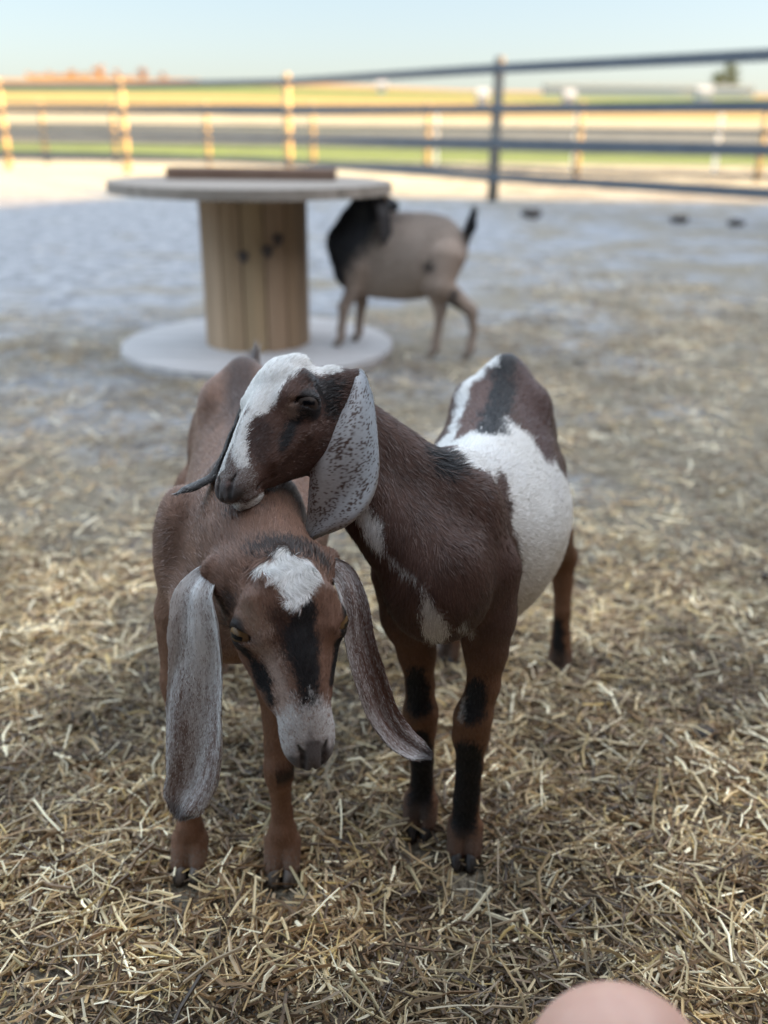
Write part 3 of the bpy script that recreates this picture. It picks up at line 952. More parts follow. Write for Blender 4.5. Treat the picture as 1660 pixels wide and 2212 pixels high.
# =============================================== goat B : spotted, head turned to the left over the other's back
def build_goat_b():
    G = Goat((.08, .97, 0), 'white and dark brown spotted goat kid turning its speckled-eared head over the brown kid')
    hd = Head(None, (-.50, -.855, -.12), (-.29, .035, .955), 1.0, .92, (1, P(674, 875, .985)), 1.0, 1.28)
    G.head = hd
    W = hd.W
    o = np.array([.052, .905, 0]); d2 = (.274, .962)
    st = [(0, 0, .03, .43, .385), (.03, 0, .048, .46, .352), (.08, .005, .053, .51, .332), (.13, .006, .066, .537, .308), (.2, -.004, .093, .528, .258), (.28, -.008, .114, .525, .240),
          (.35, -.008, .120, .535, .240), (.42, -.004, .102, .556, .275), (.475, 0, .082, .583, .31), (.53, 0, .064, .568, .35), (.57, 0, .045, .53, .385), (.59, 0, .02, .50, .43)]
    tr, a, s = trunk_prims(o, d2, st, bot=.0)
    pr = [tr]
    z = np.array([0, 0, 1.])
    hb = W(-.068, .004, -.008)
    pr += [Cone(o + a * .10 + z * .487, hb + (0, 0, .012), .046, .034, k=.03, flow=(.35, .2, -.9), tag='neck', L=.011),
           Cone(o + a * .04 + z * .43, W(-.05, .004, -.03), .062, .034, k=.03, flow=(.2, .1, -1), tag='neck', L=.011),
           Ell(o + a * .12 + z * .515, (.024, .045, .024), k=.03, flow=a, tag='trunk', L=.012),
           Ell(o + a * .03 + z * .398, (.050, .046, .052), k=.03, flow=(0, 0, -1), tag='trunk', L=.011)]
    for sg in (1, -1):
        q = o + a * .105 + s * (sg * .037 + .004)
        pr.append(Ell(q + z * .425, (.032, .05, .09), np.array([s, a, z]), k=.03, flow=(0, .4, -1), tag='trunk', L=.010))
        q = o + a * .455 + s * sg * .052
        pr.append(Ell(q + z * .512, (.022, .035, .030), np.array([s, a, z]), k=.03, flow=a, tag='trunk', L=.010))
        q = o + a * .515 + s * sg * .046
        pr.append(Ell(q + z * .40, (.040, .06, .10), np.array([s, a, z]), k=.03, flow=(0, .3, -1), tag='trunk', L=.009))
    zr = (hd.W(-.072, .034, .012) - CAM) @ CF
    pr.append(Cone(W(-.058, .024, .010), P(765, 822, zr - .004), .030, .012, k=.03, flow=hd.v(-.4, 1, 0), tag='head', L=.009))
    pr += head_prims(hd, .72)
    Fl = PZ(905, 1800); Fr = PZ(1003, 1860)
    y = Fl[1] + .024
    def L_(px, py, yy, r): return (PY(px, py, yy), r)
    pr += leg([L_(890, 1240, y + .02, .052), L_(890, 1330, y + .02, .038), L_(901, 1410, y + .012, .0225), L_(908, 1480, y + .004, .0185), L_(909, 1540, y - .004, .0205), L_(909, 1575, y - .004, .0200),
               L_(912, 1640, y, .0155), L_(912, 1700, y + .003, .0160), L_(910, 1745, y, .0195), L_(908, 1775, y - .006, .018)], (0, 0, -1))
    pr += hoof_prims(np.array([Fl[0] + .002, y - .008, 0]), (-.15, -1), .0165)
    Fy = y; y = Fr[1] + .024
    pr += leg([L_(1042, 1230, y + .03, .048), L_(1048, 1330, y + .022, .036), L_(1050, 1400, y + .014, .0255), L_(1045, 1480, y + .004, .020), L_(1022, 1550, y - .004, .0215), L_(1017, 1590, y - .004, .0205),
               L_(1015, 1650, y, .0170), L_(1008, 1725, y + .003, .0170), L_(1005, 1785, y, .0195), L_(1003, 1820, y - .006, .018)], (0, 0, -1))
    pr += hoof_prims(np.array([Fr[0] + .001, y - .008, 0]), (-.1, -1), .0165)
    Hr = PZ(1210, 1455); Hl = PZ(970, 1430)
    for q, px, sg in ((Hr, 1210, -1), (Hl, 970, 1)):
        yb = q[1] + .01
        top = o + a * .49 - s * sg * .06
        hk = np.array([q[0] - .0 * sg, yb + .055, .195])
        stf = np.array([q[0] - .034 * (1 if sg < 0 else -1), yb + .005, .265])
        pr += leg([(top + z * .40, .045), (stf, .033), (hk + z * .01 - (0, .005, 0), .0215), (hk - z * .035 - (0, .014, 0), .0180), (np.array([q[0], yb + .02, .11]), .0145),
                   (np.array([q[0], yb + .01, .055]), .017), (np.array([q[0], yb, .034]), .0155)], (0, 0, -1))
        pr += hoof_prims(np.array([q[0], yb, 0]), (-a[0], -a[1]), .015)
    tb = o + a * .575 + z * .53
    pr += [Cone(tb - a * .02, tb + a * .03 + z * -.01, .018, .013, k=.015, flow=a, tag='tail', L=.02),
           Cone(tb + a * .03 - z * .01, tb + a * .045 - z * .05, .013, .007, k=.006, flow=(0, 0, -1), tag='tail', L=.02)]
    G.prims = pr
    G.mesh(.0034, .0015, (hd.c - .135, hd.c + .135))
    pk = G.pick
    K = lambda *q: [pk(x, y) for x, y in q]
    pts = dict(
        blaze=K((606, 793), (588, 821), (570, 853), (554, 877)), blaze2=K((534, 900), (525, 922), (518, 952), (518, 978), (523, 996)),
        blaze3=K((605, 775), (640, 770), (672, 778), (712, 795)),
        white1=K((1010, 985), (1060, 985), (1110, 1010)), white2=K((1150, 1060), (1165, 1130), (1165, 1200), (1140, 1250), (1110, 1280)), white4=K((1190, 1000), (1205, 1060)),
        hipw=K((1082, 780), (1050, 790), (1020, 812), (1008, 850), (995, 890), (978, 925)),
        sad1=K((1040, 840), (1025, 890), (1010, 930)), sad2=K((1130, 800), (1150, 860), (1165, 930), (1178, 975)),
        dors=K((1100, 768), (1088, 800), (1080, 850), (1070, 900), (1060, 930)), wit=K((925, 950), (945, 975), (965, 1000)),
        throat=K((783, 1105), (803, 1145), (818, 1178)), throat2=K((840, 1205), (875, 1235), (895, 1250)),
        chest=K((916, 1275), (925, 1320), (942, 1362), (955, 1392)), chest3=K((1000, 1350), (1016, 1368)), chest2=K((985, 1335), (1010, 1360)),
        shl=K((1085, 1040), (1090, 1100), (1090, 1170), (1082, 1240), (1070, 1290)),
        k1=K((896, 1460), (905, 1515)), k2=K((908, 1592), (910, 1640), (912, 1700), (905, 1750)), k3=K((1030, 1490), (1024, 1530)), k4=K((1012, 1625), (1006, 1680), (1002, 1740), (1000, 1785)),
        kw=K((1003, 1510), (996, 1550)), hind=K((1205, 1345), (1206, 1400), (1206, 1435)), hind2=K((962, 1395), (960, 1425)),
        eyeb=K((680, 820), (705, 845), (715, 880)), tear=K((648, 895), (634, 916), (618, 949), (610, 973)), tan=K((634, 862), (631, 888)), nose=K((520, 1031), (524, 1024)), pink=K((494, 1046), (497, 1052)),
        top2=K((665, 790), (700, 790)),
        nosep=K((562, 925), (556, 955), (560, 985)))
    eyes = [hd.W(EYE[0], EYE[1] * y_, EYE[2]) for y_ in (1, -1)]
    def colour(p, g, tg):
        c = coat(p, g, BROWN_B)
        c = mixto(c, np.clip(tg['leg'] * 1.1, 0, 1) * sm(-p[:, 2], -.36, -.24), RUST, g)
        P_ = lambda k, r, col, **kw: patch(p, c, g, pts[k], r, col, **kw)
        # flank, loin and hip markings
        q = (p - o); t = q @ a; lat = q @ s
        ns = (fbm(p, 28, 2, 3) - .5) + g.normal(0, .07, len(p))
        fl = sm(t + ns * .05 + .10 * (p[:, 2] - .45), .155, .165) * sm(-(t + ns * .05) + .28 * (.53 - p[:, 2]), -.335, -.325) * (tg['neck'] < .3)
        c[(g.random(len(p)) < fl)] = WHITE
        bel = sm(-p[:, 2], -.36, -.34) * sm(t, .15, .17) * sm(-t, -.46, -.44) * (tg['leg'] < .35)
        c[(g.random(len(p)) < bel)] = np.array(WHITE) * .9
        dirt_and_bounce = sm(-p[:, 2] - .03 * ns, -.44, -.28) * .75  # creamier lower white fur: partly dirt, partly painted shade and warm bounce
        wm_ = c[:, 0] > .4
        c[wm_] = c[wm_] * (1 - dirt_and_bounce[wm_, None]) + np.array((.50, .42, .32)) * dirt_and_bounce[wm_, None]
        c = P_('white1', [.022, .026, .028], WHITE, amp=.012, fr=50)
        c = P_('white4', [.018, .02], WHITE, amp=.01)
        c = P_('hipw', [.015, .020, .022, .020, .018, .010], WHITE, amp=.01)
        c = P_('sad1', [.022, .024, .022], (.13, .072, .058), amp=.01)
        c = P_('sad2', [.030, .036, .034, .018], (.085, .046, .04), amp=.014)
        c = P_('shl', [.014, .015, .015, .014, .012], BROWN_B, amp=.008)
        c = P_('dors', [.014, .016, .018, .022, .018], BLACK, amp=.012, fr=80, soft=.005)
        c = P_('wit', [.010, .018, .018], BLACK, amp=.008, soft=.006)
        c = P_('throat', [.010, .012, .007], WHITE, amp=.003)
        c = P_('throat2', [.0022, .0030, .002], np.array(WHITE) * .6, amp=.001, soft=.002)
        c = P_('chest', [.003, .010, .0135, .010], np.array(WHITE) * .85, amp=.006, soft=.003)
        c = P_('chest3', [.003, .003], np.array(WHITE) * .6, amp=.003, soft=.003)
        c = P_('k1', [.015, .020], BLACK, amp=.006); c = P_('k2', [.015, .021, .021, .016], BLACK, amp=.005)
        c = P_('k3', [.015, .019], BLACK, amp=.006); c = P_('k4', [.019, .023, .023, .018], BLACK, amp=.005)
        c = P_('kw', [.0015, .002], np.array(WHITE) * .6, amp=.003)
        c = P_('hind', [.010, .013, .012], BLACK, amp=.005); c = P_('hind2', [.012, .013], BLACK, amp=.004)
        ft = sm(-p[:, 2], -.055, -.03) * tg['leg']
        c = mixto(c, ft * .7, (.11, .075, .058), g)
        # head
        l = hd.loc(p); onh = tg['head'] > .25
        c = mixto(c, onh * .6, (.088, .046, .035), g)
        c = P_('nosep', [.014, .014, .012], (.045, .024, .020), soft=.004)
        c = P_('eyeb', [.014, .016, .012], (.014, .012, .013), soft=.005)
        c = P_('tear', [.005, .006, .007, .004], BLACK, soft=.002)
        c = P_('tan', [.005, .006], (.20, .13, .10), soft=.003)
        # blaze : forehead and bridge of the nose, over to the far side
        bz = onh * sm(l[:, 2] + .45 * np.clip(l[:, 0], 0, 1) + ns * .012, .016, .022) * sm(-l[:, 1] + ns * .012 + .010 * sm(-l[:, 0], .035, .055), .001 , .004) * (l[:, 0] < .104)
        c[g.random(len(p)) < bz] = WHITE
        c = P_('blaze', [.019, .018, .016, .012], WHITE, amp=.004, soft=.0018)
        c = P_('blaze3', [.017, .019, .015, .011], WHITE, amp=.004, soft=.002)
        c = P_('blaze2', [.006, .006, .007, .009, .007], WHITE, amp=.003, soft=.0018)
        c = P_('pink', [.003, .0025], (.32, .17, .15), amp=.001, soft=.001)
        mz = sm(l[:, 0], .080, .10) * onh
        w = g.random(len(p)) < mz * .35
        c[w] = (.30, .29, .28)
        dk = sm(l[:, 0] + .012 * (fbm(p, 160, 6, 2) - .5), .106, .116) * onh * sm(-l[:, 2], .012, .020) * sm(l[:, 2], -.036, -.030)
        c = mixto(c, dk * .85, (.070, .062, .062))
        c = nostril_black(p, c, hd)
        ch = onh * sm(-l[:, 2], .038, .042) * sm(l[:, 0], .070, .082)
        w = g.random(len(p)) < ch * .85
        c[w] = np.array(WHITE) * .8
        for e in eyes:
            d = np.linalg.norm(p - e, axis=1)
            c = mixto(c, sm(-d, -.0215, -.0172) * .95, (.009, .008, .009))
        return np.clip(c, .002, .8)
    def Lf(v, L):
        kk = [x for x in pts['wit'] if x is not None]
        d = line_d(v, kk, [.015] * len(kk)) if len(kk) > 1 else np.full(len(v), 1.)
        l = hd.loc(v)
        top = np.exp(-((l[:, 0] + .055) ** 2 + l[:, 1] ** 2) / .0009) * (l[:, 2] > .02)
        return L + .012 * sm(-d, -.01, .005) + .008 * top
    lx = hd.loc(G.v)
    dens = (1 + 2.6 * (G.tags['head'] > .3) + .5 * G.tags['leg']) * (1 - .9 * sm(lx[:, 0], .106, .114) * (lx[:, 2] > -.035) * (G.tags['head'] > .3))
    G.finish(colour, 270000, 22, width=.00052, lift=.16, dens=dens, Lf=Lf)
    eyeballs(hd, G.root, (.035, .025, .02), mat=M_EYE_D)
    for q in (np.array([Fl[0] + .002, Fy - .010, 0]), np.array([Fr[0] + .001, Fr[1] + .014, 0])):
        hooves(G.root, q, (-.12, -1), .0158, (.02, .018, .018), (.05, .045, .042))
    for q in (Hr, Hl):
        hooves(G.root, np.array([q[0], q[1] + .01, 0]), (-a[0], -a[1]), .0145, (.02, .018, .018), (.05, .045, .042))
    def speck(p, g, u, vv):
        nn_ = spots(u * 30, vv * 84, .12, .44) + .5 * (vnoise(np.column_stack([u * 5, vv * 12, vv * 0]), 1., 3) - .5) * sm(vv, 0, .2)
        white = np.clip(1 - sm(-nn_, -.06, .10) * sm(vv, .05, .30) * .9 - .08, .04, .97) * sm(vv, .03, .09)
        c = np.tile(np.array((.115, .070, .056)), (len(p), 1)) * (1 + .4 * (g.random((len(p), 1)) - .5))
        w = g.random(len(p)) < white
        c[w] = np.array((.62, .63, .65)) * (1 + .25 * (g.random((w.sum(), 1)) - .5))
        rim = sm(np.abs(u), .93, .985)
        c = mixto(c, rim * .5 * (u > 0), (.5, .48, .45))
        return mixto(c, sm(vv, .93, .98) * .6, (.05, .045, .046))
    zr = (hd.W(-.072, .034, .012) - CAM) @ CF
    ctr = [hd.W(-.078, .020, .012)] + [P(x, y, zz) for x, y, zz in ((766, 816, zr - .012), (768, 862, zr - .022), (764, 920, zr - .03), (753, 980, zr - .032), (742, 1042, zr - .028), (716, 1094, zr - .02), (689, 1133, zr - .012), (671, 1158, zr - .008), (661, 1171, zr - .006))]
    hw = np.array([8, 22, 46, 62, 79, 78, 58, 31, 12, 2]) * zr / FP
    make_ear(G.root, ctr, hw, [V3(.8, .1, .3)] + [V3(.93, .05, .33)] * 9, [.1, .45, .5, .35, .22, .18, .15, .12, .1, .0], .0042, speck, count=110000, seed=41, wav=.8, length=.0022)
    zl = (hd.W(-.072, -.034, .012) - CAM) @ CF
    def grey(p, g, u, vv):
        c = np.tile(np.array((.035, .03, .03)), (len(p), 1)) * (1 + .4 * (g.random((len(p), 1)) - .5))
        w = g.random(len(p)) < np.clip(.35 + .5 * u, .1, .8)
        c[w] = (.38, .38, .37)
        return c
    ctr = [hd.W(-.070, -.026, .010)] + [P(x, y, zz) for x, y, zz in ((540, 870, zl - .01), (514, 930, zl - .03), (490, 985, zl - .05), (462, 1022, zl - .065), (428, 1044, zl - .08), (398, 1058, zl - .09), (382, 1066, zl - .095))]
    hw = np.array([12, 18, 24, 26, 22, 17, 14, 7]) * zl / FP
    make_ear(G.root, ctr, hw, [V3(.5, .4, .7)] + [V3(.40, .40, -.75)] * 7, [.1, .4, .5, .4, .3, .3, .2, .1], .005, grey, count=14000, seed=42)
    return G

# =============================================== goat C : the tan one behind, side on, head up under the reel's disc
def build_goat_c():
    Yc = 3.93
    G = Goat((.08, Yc, 0), 'tan goat with black neck and raised tail, side on behind, head under the cable reel')
    q = lambda x, y, Y=Yc: PY(x, y, Y)
    x0 = q(716, 560)[0]; x1 = q(1008, 560)[0]; L = x1 - x0
    st = [(0, 0, .03, .46, .38), (.04, 0, .07, .52, .31), (.10, 0, .09, .575, .26), (.17, 0, .10, .590, .235), (.26, 0, .115, .58, .225), (.36, 0, .125, .58, .225),
          (.45, 0, .115, .575, .245), (.52, 0, .095, .555, .29), (.57, 0, .07, .51, .34), (.60, 0, .03, .46, .39)]
    st = [(a_ * L / .60, b_, c_, d_, e_) for a_, b_, c_, d_, e_ in st]
    tr, a, s = trunk_prims((x0, Yc), (1, .02), st, L=.016)
    z = np.array([0, 0, 1.])
    nb = q(745, 540); nt_ = q(800, 448)
    pr = [tr, Cone(q(752, 520), q(790, 455), .085, .060, k=.04, flow=(-.3, 0, -1), tag='neck', L=.018), Cone(q(758, 585), q(772, 480), .070, .060, k=.04, flow=(-.3, 0, -1), tag='neck', L=.018)]
    hd = Head(q(812, 440) + np.array([0, .02, 0]), (.55, .70, .10), (-.1, .0, 1), 1.15)
    pr += [Cone(q(790, 458), hd.W(-.06, 0, -.005), .058, .050, k=.03, flow=(0, 0, -1), tag='neck', L=.016)]
    pr += head_prims(hd)
    legs = [((738, 757), Yc - .05, 742, .085), ((776, 741), Yc + .06, 785, .085), ((940, 768), Yc - .06, 960, .46), ((1016, 772), Yc + .04, 985, .46)]
    feet = []
    for i, ((px, py), Yl, kx, _) in enumerate(legs):
        f_ = PZ(px, py); base = .035 if i < 2 else 0.0
        if i < 2: f_ = PY(px, py, Yl); f_[2] = base
        feet.append(f_)
        yy = f_[1]
        if i < 2:
            tp = np.array([x0 + .11, yy, .36]); pr += leg([(tp, .055), ((x0 + .10 if i == 0 else x0 + .125, yy, .28), .036), ((f_[0] + .012, yy, .20), .024), ((f_[0] + .006, yy, .14), .018), (f_ + (0, 0, .07), .019), (f_ + (0, 0, .03), .019)], (0, 0, -1))
        else:
            tp = np.array([x0 + L * .83, yy * .5 + Yc * .5, .40]); hk = f_ + (.018 if i == 2 else -.006, 0, .20)
            st_ = np.array([x0 + L * .76 + (.03 if i == 3 else 0), yy, .30])
            pr += leg([(tp, .085), (st_, .050), (hk, .026), (f_ + (.01, 0, .12), .0175), (f_ + (0, 0, .06), .020), (f_ + (0, 0, .03), .018)], (0, 0, -1))
        pr += hoof_prims(f_, (-1, 0), .018)
    t0 = q(1000, 520); t1 = q(1016, 492); t2 = q(1024, 462)
    pr += [Cone(t0, t1, .026, .020, k=.02, flow=(0, 0, 1), tag='tail', L=.03), Cone(t1, t2, .020, .013, k=.01, flow=(0, 0, 1), tag='tail', L=.03)]
    G.prims = pr
    G.mesh(.006)
    stripe = [q(975, 635, Yc - .1), q(995, 672, Yc - .06), q(1006, 700, Yc - .06), q(1012, 730, Yc - .06)]
    def colour(p, g, tg):
        c = coat(p, g, (.33, .265, .22), .2, 12)
        low = sm(-p[:, 2], -.36, -.26) * tg['trunk']
        c = mixto(c, low * .6, (.42, .33, .26), g)
        c = mixto(c, sm(p[:, 2], .52, .58) * tg['trunk'] * .5, (.13, .10, .085), g)
        c = mixto(c, tg['leg'] * .8, (.32, .24, .19), g)
        ns = (fbm(p, 10, 3, 2) - .5) * .08 + g.normal(0, .02, len(p))
        front = sm(-(p[:, 0] - x0) + ns + (p[:, 2] - .43) * .75, -.20, -.075) * sm(p[:, 2] + ns, .18, .28)
        k = g.random(len(p)) < np.clip(front + (tg['neck'] > .4) * 1. + (tg['head'] > .4) * .85, 0, 1)
        c[k] = (.018, .020, .026)
        c = mixto(c, tg['tail'], (.012, .012, .015), g)
        c = patch(p, c, g, stripe, [.035, .055, .05, .035], (.015, .015, .018), .008, 30)
        c = patch(p, c, g, [q(925, 577, Yc - .12)], [.022], (.04, .035, .035), .01, 30, .01)
        return np.clip(c, .002, .8)
    G.finish(colour, 70000, 23, width=.0012, lift=.2)
    eyeballs(hd, G.root)
    for f_ in feet: hooves(G.root, f_ - np.array([.0, 0, 0]), (-1, 0), .0175)
    def dark(p, g, u, vv): return np.tile(np.array((.03, .028, .03)), (len(p), 1)) * (.7 + .6 * g.random((len(p), 1)))
    for sg in (1, -1):
        b = hd.W(-.06, .035 * sg, .01); o_ = hd.S * sg
        ctr = [b - o_ * .01, b + o_ * .03 + z * .002, b + o_ * .055 - z * .03, b + o_ * .065 - z * .09, b + o_ * .065 - z * .15, b + o_ * .06 - z * .165]
        make_ear(G.root, ctr, np.array([.012, .022, .03, .034, .026, .006]), [hd.F] * 6, [.2] * 6, .006, dark, count=3000, n=40, m=16, seed=60)
    return G
# =============================================== ground, fields, barn
def ang_to_z(Y, y_disp):
    return H + Y * ((276 - y_disp) / FP * .85)

def ground_z(x, y):
    """fields rise gently beyond the yard"""
    x = np.asarray(x, float); y = np.asarray(y, float)
    ky = np.array([-60, 0, 28, 36, 50, 75, 110, 150, 185, 230, 400, 900]); kz = np.array([0, 0, 0, .28, 1.0, 2.1, 3.9, 6.2, 7.9, 8.8, 9, 9])
    t = np.clip(y - .03 * x, -60, 900)
    z = catmull(ky, kz, t)
    z = z * (1 + sm(y, 60, 160) * np.clip(-x / 60, -.25, .30) * .25)
    return z

def yard_material():
    mt, t, b = new_mat('gravel_yard')
    tc = N(t, 'ShaderNodeTexCoord'); P_ = tc.outputs['Object']
    n1 = N(t, 'ShaderNodeTexNoise', i_Scale=1.6, i_Detail=6.0, i_Roughness=.65); t.links.new(P_, n1.inputs['Vector'])
    n2 = N(t, 'ShaderNodeTexNoise', i_Scale=7.0, i_Detail=7.0, i_Roughness=.75); t.links.new(P_, n2.inputs['Vector'])
    n3 = N(t, 'ShaderNodeTexNoise', i_Scale=120.0, i_Detail=4.0); t.links.new(P_, n3.inputs['Vector'])
    c1 = ramp(t, [(.34, (.10, .10, .105)), (.44, (.175, .18, .19)), (.5, (.235, .245, .26)), (.66, (.34, .35, .36))], n2.outputs['Fac'])
    # trampled hay drifting over the gravel, dense near the barn
    sx = N(t, 'ShaderNodeSeparateXYZ'); t.links.new(P_, sx.inputs[0])
    far = N(t, 'ShaderNodeMapRange'); far.inputs['From Min'].default_value = 1.5; far.inputs['From Max'].default_value = 8.0
    far.inputs['To Min'].default_value = .17; far.inputs['To Max'].default_value = -.05
    t.links.new(sx.outputs['Y'], far.inputs['Value'])
    xr = N(t, 'ShaderNodeMapRange'); xr.inputs['From Min'].default_value = -2.5; xr.inputs['From Max'].default_value = 2.5
    xr.inputs['To Min'].default_value = -.08; xr.inputs['To Max'].default_value = .10
    t.links.new(sx.outputs['X'], xr.inputs['Value'])
    ad = N(t, 'ShaderNodeMath', operation='ADD'); t.links.new(n1.outputs['Fac'], ad.inputs[0]); t.links.new(far.outputs[0], ad.inputs[1])
    ad2 = N(t, 'ShaderNodeMath', operation='ADD'); t.links.new(ad.outputs[0], ad2.inputs[0]); t.links.new(xr.outputs[0], ad2.inputs[1])
    hay = ramp(t, [(.46, (0, 0, 0)), (.66, (1, 1, 1))], ad2.outputs[0])
    c2 = ramp(t, [(.35, (.09, .075, .055)), (.5, (.19, .165, .125)), (.68, (.32, .285, .215))], n3.outputs['Fac'])
    sun_tint = N(t, 'ShaderNodeMapRange'); sun_tint.inputs['From Min'].default_value = 12.0; sun_tint.inputs['From Max'].default_value = 17.0  # cream of the sunlit ground painted into the far gravel
    t.links.new(sx.outputs['Y'], sun_tint.inputs['Value'])
    mt_ = N(t, 'ShaderNodeMix', data_type='RGBA'); mt_.inputs['B'].default_value = (.46, .42, .30, 1)
    t.links.new(sun_tint.outputs[0], mt_.inputs['Factor']); t.links.new(c1, mt_.inputs['A']); c1 = mt_.outputs['Result']
    mx = N(t, 'ShaderNodeMix', data_type='RGBA')
    t.links.new(hay, mx.inputs['Factor']); t.links.new(c1, mx.inputs['A']); t.links.new(c2, mx.inputs['B'])
    t.links.new(mx.outputs['Result'], b.inputs['Base Color'])
    b.inputs['Roughness'].default_value = .95; b.inputs['Specular IOR Level'].default_value = .1
    bp = N(t, 'ShaderNodeBump'); bp.inputs['Strength'].default_value = .6; bp.inputs['Distance'].default_value = .015
    t.links.new(n3.outputs['Fac'], bp.inputs['Height']); t.links.new(bp.outputs[0], b.inputs['Normal'])
    return mt

def field_material():
    """bands of crop, stubble and track across the slope, laid out by distance"""
    mt, t, b = new_mat('farm_fields')
    tc = N(t, 'ShaderNodeTexCoord'); P_ = tc.outputs['Object']
    sx = N(t, 'ShaderNodeSeparateXYZ'); t.links.new(P_, sx.inputs[0])
    nz = N(t, 'ShaderNodeTexNoise', i_Scale=.04, i_Detail=4.0); t.links.new(P_, nz.inputs['Vector'])
    m1 = N(t, 'ShaderNodeMath', operation='MULTIPLY_ADD'); m1.inputs[1].default_value = 9.0; m1.inputs[2].default_value = -4.5
    t.links.new(nz.outputs['Fac'], m1.inputs[0])
    a1 = N(t, 'ShaderNodeMath', operation='ADD'); t.links.new(sx.outputs['Y'], a1.inputs[0]); t.links.new(m1.outputs[0], a1.inputs[1])
    a2 = N(t, 'ShaderNodeMath', operation='MULTIPLY_ADD'); a2.inputs[1].default_value = -.06
    t.links.new(sx.outputs['X'], a2.inputs[0]); t.links.new(a1.outputs[0], a2.inputs[2])
    dv = N(t, 'ShaderNodeMath', operation='DIVIDE'); dv.inputs[1].default_value = 260.0; t.links.new(a2.outputs[0], dv.inputs[0])
    K = lambda y: y / 260
    sand = (.56, .50, .38); green = (.15, .19, .075); dkg = (.12, .145, .075); stub = (.32, .25, .13); rust = (.27, .17, .11); cream = (.38, .35, .25)
    road = (.15, .155, .14); gold = (.36, .26, .11)
    st = [(0, sand), (K(27), sand), (K(28.5), green), (K(35), green), (K(36), road), (K(46), road), (K(47), dkg), (K(50), cream), (K(58), cream), (K(62), gold), (K(74), stub), (K(80), gold),
          (K(100), gold), (K(106), stub), (K(112), green), (K(136), green), (K(142), rust), (K(160), stub), (K(172), rust), (K(196), gold), (K(204), rust), (K(240), dkg)]
    c1 = ramp(t, st, dv.outputs[0])
    n2 = N(t, 'ShaderNodeTexNoise', i_Scale=.8, i_Detail=6.0); t.links.new(P_, n2.inputs['Vector'])
    mr = N(t, 'ShaderNodeMapRange'); mr.inputs['To Min'].default_value = .65; mr.inputs['To Max'].default_value = 1.35
    t.links.new(n2.outputs['Fac'], mr.inputs['Value'])
    vm = N(t, 'ShaderNodeVectorMath', operation='SCALE'); t.links.new(c1, vm.inputs[0]); t.links.new(mr.outputs[0], vm.inputs['Scale'])
    t.links.new(vm.outputs[0], b.inputs['Base Color']); b.inputs['Roughness'].default_value = 1.0; b.inputs['Specular IOR Level'].default_value = 0.0
    return mt

def grid_sheet(name, xs, ys, zf, mat):
    X, Y = np.meshgrid(xs, ys, indexing='ij')
    v = np.stack([X, Y, zf(X, Y)], -1).reshape(-1, 3)
    nx, ny = len(xs), len(ys)
    i, j = np.meshgrid(np.arange(nx - 1), np.arange(ny - 1), indexing='ij')
    a = (i * ny + j).ravel()
    o = link_mesh(name, v, np.stack([a, a + ny, a + ny + 1, a + 1], 1), mat)
    return tag(o, kind='structure')

def bed_h(x, y):
    """small relief of the littered ground in front"""
    p = np.stack([x, y, x * 0], -1)
    r = (fbm(p, 3.2, 1, 3) - .5) * .030 + (fbm(p, 14, 5, 2) - .5) * .012
    for fx, fy in FEET:
        r = r * (1 - np.exp(-((x - fx) ** 2 + (y - fy) ** 2) / .07 ** 2))
    return r * sm(-y, -6, -3) - .004

def build_ground():
    mt = yard_material()
    xs = np.concatenate([np.linspace(-60, -2.6, 30)[:-1], np.linspace(-2.6, 2.6, 210), np.linspace(2.6, 60, 30)[1:]])
    ys = np.concatenate([np.linspace(-40, -.6, 20)[:-1], np.linspace(-.6, 4.5, 220), np.linspace(4.5, 27.5, 60)[1:]])
    grid_sheet('ground', xs, ys, lambda X, Y: bed_h(X, Y), mt)
    xs = np.concatenate([np.linspace(-900, -120, 14)[:-1], np.linspace(-120, 120, 80), np.linspace(120, 900, 14)[1:]])
    ys = np.concatenate([np.linspace(26.5, 260, 150), np.linspace(260, 900, 14)[1:]])
    grid_sheet('fields', xs, ys, lambda X, Y: ground_z(X, Y) - .012 - .02 * sm(-Y, -28.5, -26.5), field_material())

